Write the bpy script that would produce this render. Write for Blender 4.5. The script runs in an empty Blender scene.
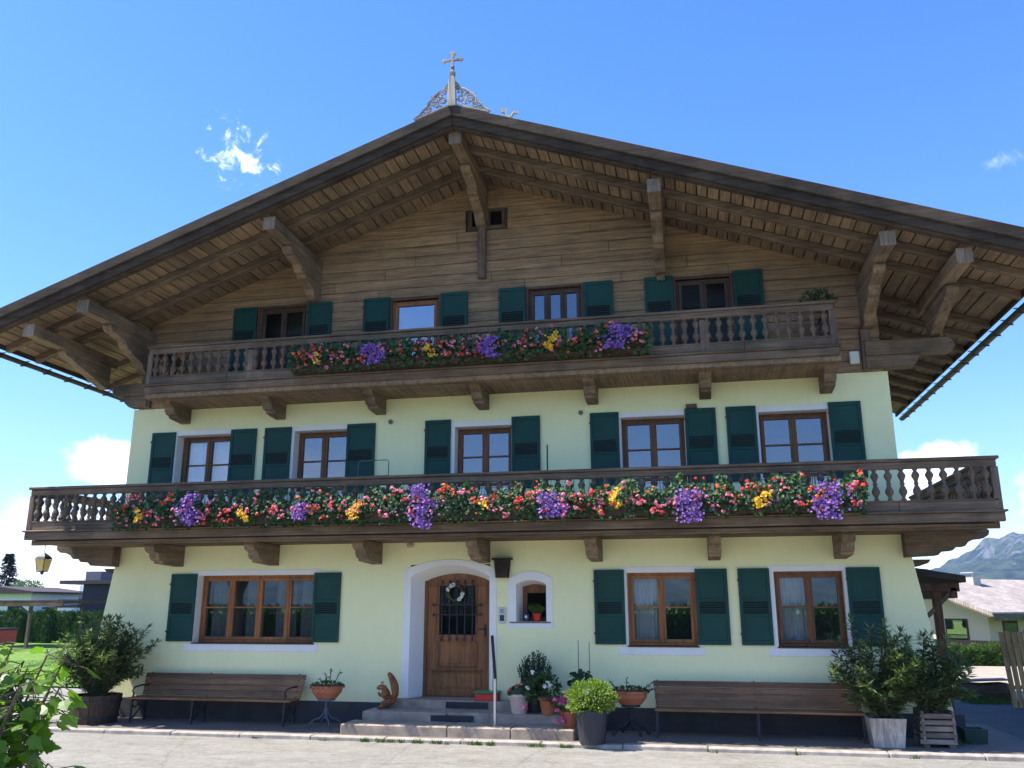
import bpy, bmesh, math, random
from mathutils import Vector, Matrix
random.seed(7)
R = math.radians
C = bpy.context.scene.collection
S = bpy.context.scene
# ------------------------------------------------------------------ camera
cam = bpy.data.cameras.new('camera'); co = bpy.data.objects.new('camera', cam); C.objects.link(co)
yaw, pitch, roll = -0.20348668, 0.25475068, -0.00146873
cy, sy, cp, sp = math.cos(yaw), math.sin(yaw), math.cos(pitch), math.sin(pitch)
fw = Vector((sy*cp, cy*cp, sp)); ri = Vector((cy, -sy, 0)); up = ri.cross(fw)
r2 = ri*math.cos(roll)+up*math.sin(roll); u2 = up*math.cos(roll)-ri*math.sin(roll)
mm = Matrix((r2, u2, -fw)).transposed().to_4x4(); mm.translation = (3.72085, -14.92182, 1.925)
co.matrix_world = mm
cam.sensor_width = 36; cam.lens = 36*858/1024; cam.clip_start = .05; cam.clip_end = 20000
S.camera = co
# ------------------------------------------------------------------ light and sky
SUN = Vector((-.49, -.130, .866)).normalized()
sun = bpy.data.lights.new('sun', 'SUN'); sun.energy = 4.7; sun.angle = R(.5); sun.color = (1, .95, .87)
so = bpy.data.objects.new('sun', sun); C.objects.link(so); so.rotation_euler = SUN.to_track_quat('Z', 'Y').to_euler()
W = bpy.data.worlds.new('World'); S.world = W; W.use_nodes = True
def build_world():
    nt = W.node_tree; N = nt.nodes; L = nt.links; N.clear()
    out = N.new('ShaderNodeOutputWorld'); bg = N.new('ShaderNodeBackground')
    sky = N.new('ShaderNodeTexSky'); sky.sky_type = 'NISHITA'; sky.sun_disc = False
    sky.sun_elevation = math.asin(SUN.z); sky.sun_rotation = math.atan2(SUN.x, SUN.y)
    sky.altitude = 700; sky.air_density = 1.0; sky.dust_density = .5; sky.ozone_density = 2.2
    bg.inputs['Strength'].default_value = .15
    tc = N.new('ShaderNodeTexCoord')
    def math_(op, a, b=None, clamp=False):
        n = N.new('ShaderNodeMath'); n.operation = op; n.use_clamp = clamp
        for i, v in enumerate((a, b)):
            if v is None: continue
            if isinstance(v, (int, float)): n.inputs[i].default_value = v
            else: L.new(v, n.inputs[i])
        return n.outputs[0]
    def noise(scale, det=8, rough=.6, dist=0.):
        n = N.new('ShaderNodeTexNoise'); n.inputs['Scale'].default_value = scale; n.inputs['Detail'].default_value = det
        n.inputs['Roughness'].default_value = rough; n.inputs['Distortion'].default_value = dist
        L.new(tc.outputs['Generated'], n.inputs['Vector']); return n.outputs['Fac']
    big = noise(14, 10, .62, .3); fine = noise(46, 9, .7, .6)
    tot = None
    def blob(c, w, h, nz, amp, lo, hi, op=1.):
        nonlocal tot
        c = Vector(c).normalized()
        v1 = N.new('ShaderNodeVectorMath'); v1.operation = 'SUBTRACT'; L.new(tc.outputs['Generated'], v1.inputs[0]); v1.inputs[1].default_value = c
        v2 = N.new('ShaderNodeVectorMath'); v2.operation = 'MULTIPLY'; L.new(v1.outputs[0], v2.inputs[0]); v2.inputs[1].default_value = (1/w, 1/w, 1/h)
        v3 = N.new('ShaderNodeVectorMath'); v3.operation = 'LENGTH'; L.new(v2.outputs[0], v3.inputs[0])
        d = math_('SUBTRACT', 1, v3.outputs['Value'])
        nn = math_('MULTIPLY', math_('SUBTRACT', nz, .5), amp)
        m = N.new('ShaderNodeMapRange'); m.interpolation_type = 'SMOOTHSTEP'
        L.new(math_('ADD', d, nn), m.inputs['Value']); m.inputs['From Min'].default_value = lo; m.inputs['From Max'].default_value = hi
        m.inputs['To Max'].default_value = op
        tot = m.outputs[0] if tot is None else math_('MAXIMUM', tot, m.outputs[0])
    blob((-.462, .756, .474), .060, .050, fine, 4.6, .55, 1.6, .88)     # wisp over the left roof slope
    blob((-.47, .756, .435), .05, .02, fine, 3.5, .9, 2.0, .35)
    blob((.322, .845, .426), .032, .02, fine, 3.0, .6, 1.8, .3)
    blob((-.575, .80, .148), .085, .030, big, 2.2, .1, .5)            # left bank
    blob((-.628, .777, .045), .19, .065, big, 1.6, .0, .55)
    blob((-.50, .86, .02), .25, .06, big, 1.6, .1, .6)
    blob((.252, .955, .128), .058, .048, big, 1.2, .08, .26)         # right cumulus
    blob((.352, .93, .085), .045, .075, big, 2.2, .1, .45)
    blob((.46, .88, .06), .12, .06, big, 1.8, .1, .5)
    # scattered fair weather clouds in the half of the sky behind the photographer
    sx = N.new('ShaderNodeSeparateXYZ'); L.new(tc.outputs['Generated'], sx.inputs[0])
    back = N.new('ShaderNodeMapRange'); L.new(sx.outputs['Y'], back.inputs['Value']); back.inputs['From Min'].default_value = 0.; back.inputs['From Max'].default_value = -.3
    lowm = N.new('ShaderNodeMapRange'); L.new(sx.outputs['Z'], lowm.inputs['Value']); lowm.inputs['From Min'].default_value = .75; lowm.inputs['From Max'].default_value = .45
    leftm = N.new('ShaderNodeMapRange'); L.new(sx.outputs['X'], leftm.inputs['Value']); leftm.inputs['From Min'].default_value = -.25; leftm.inputs['From Max'].default_value = -.5; leftm.inputs['To Min'].default_value = .0
    cn = noise(3.2, 10, .6, .2)
    cm = N.new('ShaderNodeMapRange'); cm.interpolation_type = 'SMOOTHSTEP'; L.new(cn, cm.inputs['Value']); cm.inputs['From Min'].default_value = .44; cm.inputs['From Max'].default_value = .62
    bk = math_('MULTIPLY', math_('MULTIPLY', cm.outputs[0], back.outputs[0]), math_('MULTIPLY', lowm.outputs[0], leftm.outputs[0]))
    tot = math_('MAXIMUM', tot, bk, True)
    hs = N.new('ShaderNodeHueSaturation'); hs.inputs['Saturation'].default_value = 1.33; hs.inputs['Hue'].default_value = .512; L.new(sky.outputs[0], hs.inputs['Color'])
    mx = N.new('ShaderNodeMix'); mx.data_type = 'RGBA'; L.new(tot, mx.inputs[0]); L.new(hs.outputs[0], mx.inputs[6])
    mx.inputs[7].default_value = (6.2, 6.3, 6.6, 1)
    L.new(mx.outputs[2], bg.inputs['Color']); L.new(bg.outputs[0], out.inputs['Surface'])
build_world()
vs = S.view_settings; vs.view_transform = 'Standard'; vs.look = 'None'; vs.gamma = 1; vs.use_curve_mapping = False
vs.exposure = 1.22
S.cycles.max_bounces = 8; S.cycles.transparent_max_bounces = 12; S.cycles.volume_bounces = 0
# ------------------------------------------------------------------ materials
def newmat(name):
    m = bpy.data.materials.new(name); m.use_nodes = True; nt = m.node_tree; nt.nodes.clear()
    o = nt.nodes.new('ShaderNodeOutputMaterial'); p = nt.nodes.new('ShaderNodeBsdfPrincipled'); nt.links.new(p.outputs[0], o.inputs[0])
    return m, nt, p, o
def nz(nt, scale, vec=(1, 1, 1), det=6, rough=.6, dist=0., coord='Object'):
    tc = nt.nodes.new('ShaderNodeTexCoord'); mp = nt.nodes.new('ShaderNodeMapping'); mp.inputs['Scale'].default_value = vec
    nt.links.new(tc.outputs[coord], mp.inputs[0]); n = nt.nodes.new('ShaderNodeTexNoise')
    n.inputs['Scale'].default_value = scale; n.inputs['Detail'].default_value = det; n.inputs['Roughness'].default_value = rough; n.inputs['Distortion'].default_value = dist
    nt.links.new(mp.outputs[0], n.inputs['Vector']); return n.outputs['Fac']
def ramp(nt, fac, stops):
    r = nt.nodes.new('ShaderNodeValToRGB'); e = r.color_ramp.elements
    while len(e) < len(stops): e.new(.5)
    for k, (p, c) in zip(e, stops): k.position = p; k.color = (*c, 1)
    nt.links.new(fac, r.inputs[0]); return r.outputs[0]
def mul(nt, a, b, fac=1., mode='MULTIPLY'):
    m = nt.nodes.new('ShaderNodeMix'); m.data_type = 'RGBA'; m.blend_type = mode; m.inputs[0].default_value = fac
    for i, v in ((6, a), (7, b)):
        if isinstance(v, tuple): m.inputs[i].default_value = (*v, 1)
        else: nt.links.new(v, m.inputs[i])
    return m.outputs[2]
def island(nt, lo, hi):
    g = nt.nodes.new('ShaderNodeNewGeometry'); return ramp(nt, g.outputs['Random Per Island'], [(0, lo), (1, hi)])
def bump(nt, p, h, strength, dist=.01):
    b = nt.nodes.new('ShaderNodeBump'); b.inputs['Strength'].default_value = strength; b.inputs['Distance'].default_value = dist
    nt.links.new(h, b.inputs['Height']); nt.links.new(b.outputs[0], p.inputs['Normal'])
def sc(c, k): return tuple(min(1, x*k) for x in c)
def wood(name, c, axis, var=.35, rough=.75, grain=1., stain=.5):
    m, nt, p, o = newmat(name)
    v = {'x': (.5, 9, 9), 'y': (9, .5, 9), 'z': (9, 9, .5)}[axis]
    g = nz(nt, 5*grain, v, 8, .65, .5); b = nz(nt, 1.3, (1, 1, 1), 5, .65)
    col = ramp(nt, g, [(.25, sc(c, .55)), (.5, c), (.78, sc(c, 1.4))])
    col = mul(nt, col, ramp(nt, nz(nt, 3.2, {'x': (.22, 4, 4), 'y': (4, .22, 4), 'z': (4, 4, .22)}[axis], 6, .75, .3), [(.3, (.52, .50, .49)), (.5, (1, 1, 1)), (.72, (1.38, 1.34, 1.28))]))
    col = mul(nt, col, ramp(nt, b, [(.3, (1-stain,)*3), (.62, (1.12, 1.08, 1.02))]))
    col = mul(nt, col, island(nt, (1-var,)*3, (1+var*.8, 1+var*.75, 1+var*.65)))
    nt.links.new(col, p.inputs['Base Color']); p.inputs['Roughness'].default_value = rough; p.inputs['Specular IOR Level'].default_value = .3
    bump(nt, p, g, .5, .01); return m
def plain(name, c, rough=.6, var=.12, scale=6., bumpk=.15, metal=0., spec=.4, isl=0.):
    m, nt, p, o = newmat(name); n = nz(nt, scale)
    col = ramp(nt, n, [(.3, sc(c, 1-var)), (.7, sc(c, 1+var))])
    if isl: col = mul(nt, col, island(nt, (1-isl,)*3, (1+isl,)*3))
    nt.links.new(col, p.inputs['Base Color']); p.inputs['Roughness'].default_value = rough; p.inputs['Metallic'].default_value = metal
    p.inputs['Specular IOR Level'].default_value = spec
    if bumpk: bump(nt, p, nz(nt, scale*6), bumpk, .005)
    return m
def leafm(name, c, var=.45, trans=.3, rough=.5, tint=None):
    m, nt, p, o = newmat(name); c2 = tint or sc(c, 1+var)
    col = island(nt, sc(c, 1-var), c2); nt.links.new(col, p.inputs['Base Color']); p.inputs['Roughness'].default_value = rough; p.inputs['Specular IOR Level'].default_value = .35
    t = nt.nodes.new('ShaderNodeBsdfTranslucent'); nt.links.new(mul(nt, col, (1.2, 1.5, .5)), t.inputs[0])
    x = nt.nodes.new('ShaderNodeMixShader'); x.inputs[0].default_value = trans
    nt.links.new(p.outputs[0], x.inputs[1]); nt.links.new(t.outputs[0], x.inputs[2]); nt.links.new(x.outputs[0], o.inputs[0]); return m
def petal(name, c, c2, trans=.25):
    m, nt, p, o = newmat(name); col = island(nt, c, c2); nt.links.new(col, p.inputs['Base Color']); p.inputs['Roughness'].default_value = .6
    t = nt.nodes.new('ShaderNodeBsdfTranslucent'); nt.links.new(col, t.inputs[0]); x = nt.nodes.new('ShaderNodeMixShader'); x.inputs[0].default_value = trans
    nt.links.new(p.outputs[0], x.inputs[1]); nt.links.new(t.outputs[0], x.inputs[2]); nt.links.new(x.outputs[0], o.inputs[0]); return m
def plasterm(name, c):
    m, nt, p, o = newmat(name)
    n1 = nz(nt, .7, (1, 1, 1), 6, .6); n2 = nz(nt, 9, (1, 1, .5), 6, .7); st = nz(nt, 2.2, (3, 3, .25), 6, .7)
    col = ramp(nt, n1, [(.3, sc(c, .95)), (.7, sc(c, 1.03))]); col = mul(nt, col, ramp(nt, n2, [(.3, (.97, .97, .96)), (.7, (1.01, 1.01, 1.01))]))
    col = mul(nt, col, ramp(nt, st, [(.25, (.97, .97, .955)), (.5, (1, 1, 1))]))
    nt.links.new(col, p.inputs['Base Color']); p.inputs['Roughness'].default_value = .9; p.inputs['Specular IOR Level'].default_value = .15
    bump(nt, p, nz(nt, 55, det=5), .35, .006); return m
def glassm(name, refl, inner, fk=.9):
    m, nt, p, o = newmat(name); p.inputs['Base Color'].default_value = (*inner, 1)
    g = nt.nodes.new('ShaderNodeBsdfGlossy'); g.inputs['Roughness'].default_value = .012; g.inputs['Color'].default_value = (.92, .95, 1, 1)
    t = nt.nodes.new('ShaderNodeBsdfTransparent'); t.inputs[0].default_value = (.72, .76, .75, 1)
    x = nt.nodes.new('ShaderNodeMixShader'); lw = nt.nodes.new('ShaderNodeLayerWeight'); lw.inputs['Blend'].default_value = .25
    a = nt.nodes.new('ShaderNodeMath'); a.operation = 'MULTIPLY_ADD'; nt.links.new(lw.outputs['Fresnel'], a.inputs[0]); a.inputs[1].default_value = fk; a.inputs[2].default_value = refl; a.use_clamp = True
    nt.links.new(a.outputs[0], x.inputs[0]); nt.links.new(t.outputs[0], x.inputs[1]); nt.links.new(g.outputs[0], x.inputs[2]); nt.links.new(x.outputs[0], o.inputs[0])
    b = nt.nodes.new('ShaderNodeBump'); b.inputs['Strength'].default_value = .02; b.inputs['Distance'].default_value = .02
    nt.links.new(nz(nt, 1.6, det=1), b.inputs['Height']); nt.links.new(b.outputs[0], g.inputs['Normal'])
    return m
PLASTER = plasterm('pale_yellow_plaster', (.89, .875, .50))
WHITE = plasterm('white_plaster', (.85, .83, .78))
PLINTH = plain('slate_plinth', (.058, .056, .058), .85, .25, 3, .4)
GABLE = wood('larch_logs', (.31, .208, .122), 'x', .10, .8, 1., .25)
OLDX = wood('weathered_beam_x', (.140, .103, .070), 'x', .25)
OLDY = wood('weathered_beam_y', (.19, .142, .095), 'y', .35)
OLDZ = wood('weathered_post_z', (.145, .11, .082), 'z', .35)
ENDW = wood('weathered_end_grain', (.26, .205, .155), 'z', .25)
SOFF = wood('soffit_boards', (.235, .17, .105), 'y', .20, .8, 1., .35)
VERGE = wood('dark_verge', (.055, .042, .032), 'x', .3, .9, 1., .6)
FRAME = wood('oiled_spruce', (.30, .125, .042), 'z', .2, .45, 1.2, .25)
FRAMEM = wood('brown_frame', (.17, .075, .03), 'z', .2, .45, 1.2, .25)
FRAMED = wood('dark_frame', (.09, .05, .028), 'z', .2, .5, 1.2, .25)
DOORM = wood('door_oak', (.23, .10, .036), 'z', .25, .45, 1., .3)
BENCHM = wood('bench_slats', (.20, .108, .055), 'x', .4, .65, 1., .4)
GREEN = plain('shutter_green', (.011, .060, .047), .6, .15, 3, .1, 0., .25)
GLASS = glassm('window_glass', .30, (.02, .02, .02)); GLASSF = glassm('upper_glass', .18, (.02, .02, .02), .7); GLASSD = glassm('dim_glass', .0, (.02, .02, .02), .25)
CURTL = plain('white_curtain', (.80, .80, .80), .9, .04, 4, .1)
CURT = plain('curtain_cloth', (.30, .31, .31), .9, .05, 4, .1)
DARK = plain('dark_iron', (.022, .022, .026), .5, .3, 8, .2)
STEEL = plain('brushed_steel', (.62, .62, .62), .3, .08, 20, .05, 1.)
STONE = plain('step_stone', (.33, .265, .20), .9, .35, 4, .6)
TERRA = plain('terracotta', (.40, .135, .06), .75, .2, 5, .3)
PALEP = plain('pale_clay', (.55, .42, .35), .8, .18, 6, .3)
GREYP = plain('grey_plastic', (.032, .035, .045), .5, .12, 5, .1)
WHITEW = wood('limed_wood', (.42, .38, .34), 'z', .25, .85, .8, .6)
GREYW = wood('grey_wood', (.25, .21, .18), 'x', .3, .85, .8, .5)
TUBW = wood('tub_staves', (.085, .055, .036), 'z', .35, .8)
SOIL = plain('potting_soil', (.03, .02, .013), 1, .4, 20, .8)
GER = leafm('geranium_leaf', (.045, .10, .028), .45, .25)
OLE = leafm('oleander_leaf', (.075, .115, .042), .4, .32, .36, (.20, .26, .11))
BOX = leafm('boxwood_leaf', (.16, .25, .03), .35, .3, .5, (.30, .40, .06))
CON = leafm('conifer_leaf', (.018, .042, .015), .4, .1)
DKL = leafm('dark_leaf', (.03, .075, .03), .4, .15)
THU = leafm('thuja_leaf', (.040, .085, .022), .45, .2, .6)
HEDG = leafm('hedge_leaf', (.07, .13, .025), .4, .25, .6)
TREE = leafm('tree_leaf', (.055, .10, .025), .4, .3)
SPR = leafm('spruce_needles', (.016, .035, .022), .4, .05, .7)
SHR = leafm('maple_leaf', (.10, .21, .025), .4, .62, .36, (.20, .32, .05))
BARK = plain('bark', (.10, .075, .05), .9, .35, 8, .8)
PURP = petal('purple_petals', (.13, .035, .30), (.40, .20, .56)); YEL = petal('yellow_petals', (.75, .40, .01), (.85, .58, .02))
RED = petal('red_petals', (.62, .02, .02), (.80, .12, .07)); PINK = petal('pink_petals', (.75, .13, .22), (.85, .33, .38)); ORG = petal('orange_petals', (.80, .12, .02), (.85, .22, .05))
MAG = petal('magenta_petals', (.60, .05, .25), (.75, .16, .38)); WHT = petal('white_petals', (.80, .78, .68), (.85, .84, .76))
SHING = wood('roof_shingles', (.20, .16, .13), 'x', .3, .9)
# ------------------------------------------------------------------ mesh builder
class MB:
    def __init__(s): s.v = []; s.f = []
    def add(s, vs, fs):
        n = len(s.v); s.v += [tuple(v) for v in vs]; s.f += [tuple(i+n for i in f) for f in fs]; return s
    def box(s, x0, x1, y0, y1, z0, z1):
        return s.add([(x0, y0, z0), (x1, y0, z0), (x1, y1, z0), (x0, y1, z0), (x0, y0, z1), (x1, y0, z1), (x1, y1, z1), (x0, y1, z1)],
                     [(0, 3, 2, 1), (4, 5, 6, 7), (0, 1, 5, 4), (1, 2, 6, 5), (2, 3, 7, 6), (3, 0, 4, 7)])
    def bar(s, a, b, w, h, upv=(0, 0, 1)):
        a, b = Vector(a), Vector(b); d = (b-a).normalized(); r = d.cross(Vector(upv)).normalized(); u = r.cross(d)
        P = [p+r*(i*w/2)+u*(j*h/2) for p in (a, b) for (i, j) in ((-1, -1), (1, -1), (1, 1), (-1, 1))]
        return s.add(P, [(0, 1, 2, 3), (7, 6, 5, 4), (0, 4, 5, 1), (1, 5, 6, 2), (2, 6, 7, 3), (3, 7, 4, 0)])
    def prism(s, poly, ax, a0, a1):
        def P(a, q): return {'x': (a, q[0], q[1]), 'y': (q[0], a, q[1]), 'z': (q[0], q[1], a)}[ax]
        n = len(poly); return s.add([P(a0, q) for q in poly]+[P(a1, q) for q in poly],
            [tuple(range(n)), tuple(range(2*n-1, n-1, -1))]+[(i, i+n, (i+1) % n+n, (i+1) % n) for i in range(n)])
    def tube(s, pts, r, seg=6, r1=None):
        pts = [Vector(p) for p in pts]; n = len(pts); base = len(s.v); vs = []
        for i, p in enumerate(pts):
            d = (pts[min(i+1, n-1)]-pts[max(i-1, 0)]).normalized(); a = Vector((0, 0, 1)) if abs(d.z) < .9 else Vector((1, 0, 0))
            x = d.cross(a).normalized(); y = d.cross(x); rr = r if r1 is None else r+(r1-r)*i/max(1, n-1)
            vs += [p+x*math.cos(t*2*math.pi/seg)*rr+y*math.sin(t*2*math.pi/seg)*rr for t in range(seg)]
        fs = [(i*seg+t, i*seg+(t+1) % seg, (i+1)*seg+(t+1) % seg, (i+1)*seg+t) for i in range(n-1) for t in range(seg)]
        fs += [tuple(range(seg-1, -1, -1)), tuple(range((n-1)*seg, n*seg))]; return s.add(vs, fs)
    def lathe(s, prof, c=(0, 0, 0), seg=12, sqy=1., sq=False, cap=True):
        vs = []; n = len(prof)
        for r, z in prof:
            for t in range(seg):
                a = (t+.5)*2*math.pi/seg; vs.append((c[0]+r*math.cos(a), c[1]+r*math.sin(a)*sqy, c[2]+z))
        fs = [(i*seg+t, i*seg+(t+1) % seg, (i+1)*seg+(t+1) % seg, (i+1)*seg+t) for i in range(n-1) for t in range(seg)]
        if cap: fs += [tuple(range(seg-1, -1, -1)), tuple(range((n-1)*seg, n*seg))]
        return s.add(vs, fs)
    def leaf(s, p, d, nrm, l, w, fold=.25):
        p, d, nrm = Vector(p), Vector(d).normalized(), Vector(nrm); r = d.cross(nrm)
        if r.length < 1e-4: r = d.orthogonal()
        r.normalize(); n = r.cross(d)
        m = p+d*l*.5
        return s.add([p, m+r*w/2+n*w*fold, p+d*l, m-r*w/2+n*w*fold], [(0, 1, 2), (0, 2, 3)])
    def disc(s, p, nrm, r, k=6, cup=.0):
        p, nrm = Vector(p), Vector(nrm).normalized(); x = nrm.orthogonal().normalized(); y = nrm.cross(x); a0 = random.random()*6
        vs = [p-nrm*r*cup]+[p+x*math.cos(a0+t*2*math.pi/k)*r*random.uniform(.8, 1.1)+y*math.sin(a0+t*2*math.pi/k)*r for t in range(k)]
        return s.add(vs, [(0, 1+t, 1+(t+1) % k) for t in range(k)])
    def ell(s, c, r, seg=12, rings=8, jit=0.):
        vs = []; c = Vector(c)
        for i in range(1, rings):
            ph = math.pi*i/rings
            for t in range(seg):
                a = t*2*math.pi/seg; k = 1+random.uniform(-jit, jit)
                vs.append(c+Vector((r[0]*math.sin(ph)*math.cos(a)*k, r[1]*math.sin(ph)*math.sin(a)*k, r[2]*math.cos(ph)*k)))
        top = len(vs); vs += [c+Vector((0, 0, r[2])), c-Vector((0, 0, r[2]))]
        fs = [(i*seg+t, (i+1)*seg+t, (i+1)*seg+(t+1) % seg, i*seg+(t+1) % seg) for i in range(rings-2) for t in range(seg)]
        fs += [(top, t, (t+1) % seg) for t in range(seg)]+[(top+1, (rings-2)*seg+(t+1) % seg, (rings-2)*seg+t) for t in range(seg)]
        return s.add(vs, fs)
    def build(s, name, m, parent=None, bev=0, smooth=False, rec=True, loc=None):
        me = bpy.data.meshes.new(name); me.from_pydata(s.v, [], s.f)
        if rec:
            b = bmesh.new(); b.from_mesh(me); bmesh.ops.recalc_face_normals(b, faces=b.faces); b.to_mesh(me); b.free()
        if smooth: me.polygons.foreach_set('use_smooth', [True]*len(me.polygons))
        me.materials.append(m); o = bpy.data.objects.new(name, me); C.objects.link(o)
        if parent: o.parent = parent
        if loc: o.location = loc
        if bev:
            md = o.modifiers.new('bevel', 'BEVEL'); md.width = bev; md.segments = 1; md.limit_method = 'ANGLE'; md.angle_limit = R(40)
        return o
def tag(o, label=None, cat=None, group=None, kind=None):
    for k, v in (('label', label), ('category', cat), ('group', group), ('kind', kind)):
        if v: o[k] = v
    return o
def empty(name, loc, label, cat, group=None):
    o = bpy.data.objects.new(name, None); C.objects.link(o); o.location = loc; o.empty_display_size = .2
    return tag(o, label, cat, group)
def rnd(a, b): return random.uniform(a, b)
def rdir(zlo=-1, zhi=1):
    z = rnd(zlo, zhi); a = rnd(0, 6.2832); q = math.sqrt(max(0, 1-z*z)); return Vector((q*math.cos(a), q*math.sin(a), z))
def smooth01(t): t = max(0, min(1, t)); return t*t*(3-2*t)
# ------------------------------------------------------------------ terrain
def gz(x, y):
    d = 3.2*smooth01((y-20.5)/5)*smooth01((x-8)/4)*(1-smooth01((y-60)/40))*(1-smooth01((x-50)/40))
    return -.12-d
def ground():
    ax = sorted(set([round(s*v, 2) for v in (0, 4, 8, 10, 12, 15, 18, 20, 21, 22, 23, 24, 25, 26, 28, 32, 38, 45, 55, 65, 80, 100, 150, 250, 450, 800, 1400, 2400, 3500) for s in (-1, 1)]))
    m = MB(); n = len(ax); m.add([(x, y, gz(x, y)) for y in ax for x in ax], [(j*n+i, j*n+i+1, (j+1)*n+i+1, (j+1)*n+i) for j in range(n-1) for i in range(n-1)])
    mt, nt, p, o = newmat('meadow'); col = ramp(nt, nz(nt, .15), [(.3, (.05, .10, .02)), (.7, (.09, .15, .03))]); col = mul(nt, col, ramp(nt, nz(nt, 9), [(.3, (.7, .7, .7)), (.7, (1.2, 1.2, 1.1))]))
    nt.links.new(col, p.inputs['Base Color']); p.inputs['Roughness'].default_value = 1; p.inputs['Specular IOR Level'].default_value = .1
    return tag(m.build('ground', mt, smooth=True), kind='structure')
ground()
def asphaltm(name, c, sc_=1.):
    m, nt, p, o = newmat(name)
    a = nz(nt, .5*sc_, det=7); b = nz(nt, 55, det=4, rough=.8); w = nz(nt, 3.5, (1, 2.5, 1), 6, .7)
    col = ramp(nt, a, [(.3, sc(c, .85)), (.7, sc(c, 1.1))]); col = mul(nt, col, ramp(nt, b, [(.3, (.72,)*3), (.7, (1.25,)*3)])); col = mul(nt, col, ramp(nt, w, [(.35, (.85, .84, .83)), (.6, (1.03,)*3)]))
    col = mul(nt, col, ramp(nt, nz(nt, 14, det=6, rough=.75), [(.32, (.80, .79, .77)), (.62, (1.08, 1.08, 1.07))])); col = mul(nt, col, ramp(nt, nz(nt, 1.1, (1, 2, 1), 4, .6), [(.38, (.88, .87, .85)), (.5, (1, 1, 1))]))
    v = nt.nodes.new('ShaderNodeTexVoronoi'); v.feature = 'DISTANCE_TO_EDGE'; v.inputs['Scale'].default_value = .42
    tc = nt.nodes.new('ShaderNodeTexCoord'); mxv = nt.nodes.new('ShaderNodeMix'); mxv.data_type = 'VECTOR'; mxv.inputs[0].default_value = .09
    nn = nt.nodes.new('ShaderNodeTexNoise'); nn.inputs['Scale'].default_value = 2.5; nt.links.new(tc.outputs['Object'], nn.inputs[0]); nt.links.new(tc.outputs['Object'], mxv.inputs[4]); nt.links.new(nn.outputs['Color'], mxv.inputs[5]); nt.links.new(mxv.outputs[1], v.inputs['Vector'])
    col = mul(nt, col, ramp(nt, v.outputs['Distance'], [(0, (.82, .80, .77)), (.01, (1, 1, 1))]))
    nt.links.new(col, p.inputs['Base Color']); p.inputs['Roughness'].default_value = .9; p.inputs['Specular IOR Level'].default_value = .2; bump(nt, p, b, .5, .006); return m
ASPH = asphaltm('sunbleached_asphalt', (.275, .262, .232)); WALK = asphaltm('pavement_asphalt', (.19, .165, .145)); DRIVE = asphaltm('driveway_asphalt', (.11, .11, .115))
KERB = plain('kerb_concrete', (.36, .315, .265), .9, .35, 5, .7); LAWN = plain('lawn_grass', (.12, .21, .022), 1, .35, 5, .8); GRAV = plain('pale_gravel', (.34, .285, .215), .95, .15, 3, .6)
tag(MB().box(-80, 80, -27, -1.6, -.5, -.05).build('road', ASPH), kind='structure')
tag(MB().box(-7.6, 8.4, -1.6+.13, 2, -.5, 0).build('pavement', WALK), kind='structure')
k = MB(); x = -8.2
while x < 9.5: k.box(x, x+1.19, -1.64, -1.47, -.4, .012+rnd(-.006, .006)); x += 1.2
tag(k.build('kerb', KERB, bev=.015), kind='structure')
tag(MB().add([(-60, -1.6, -.075), (-7.6, -1.6, -.075), (-7.6, 5.5, -.075), (-60, 7.5, -.075)], [(0, 1, 2, 3)]).build('side_road', ASPH), kind='structure')
tag(MB().add([(-70, 8.2, -.06), (-9, 5.8, -.06), (-8, 40, -.06), (-70, 44, -.06)], [(0, 1, 2, 3)]).build('lawn', LAWN), kind='structure')
tag(MB().add([(7.6, -1.6, -.066), (30, -1.6, -.066), (30, 5.2, -.066), (7.6, 6.4, -.066)], [(0, 1, 2, 3)]).build('driveway', DRIVE), kind='structure')
tag(MB().add([(7.6, 6.4, -.075), (30, 5.2, -.075), (30, 19.4, -.075), (7.6, 19, -.075)], [(0, 1, 2, 3)]).build('gravel_yard', GRAV), kind='structure')
def grass_tufts(name, spots, h, n, mt):
    m = MB()
    for (x, y, z, r) in spots:
        for _ in range(n):
            a, q = rnd(0, 6.28), rnd(0, r)**1; p = (x+q*math.cos(a), y+q*math.sin(a)*.5, z-.01); d = Vector((rnd(-.7, .7), rnd(-.7, .7), 1)); m.leaf(p, d, rdir(), h*rnd(.5, 1.1), h*.16)
    return tag(m.build(name, mt, rec=False), kind='stuff')
grass_tufts('weeds', [(rnd(-1.5, 1.9), -1.67, -.05, .07) for _ in range(20)]+[(-1.95, -1.68, -.07, .12), (-.05, -1.68, -.07, .16), (-3.1, -1.67, -.07, .1), (3.9, -1.67, -.07, .12), (5.0, -1.67, -.07, .08), (6.5, -1.67, -.07, .06), (7.3, -.7, 0, .15), (7.5, -.55, 0, .12)], .09, 22, HEDG)
grass_tufts('grass_verge', [(rnd(9.2, 11.2), rnd(5.9, 6.9), -.07, .2) for _ in range(60)], .13, 18, HEDG)
grass_tufts('lawn_grass', [(rnd(-22, -11), rnd(6.3, 16), -.06, .35) for _ in range(420)], .09, 14, leafm('grass_blades', (.09, .17, .02), .3, .35))
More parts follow.
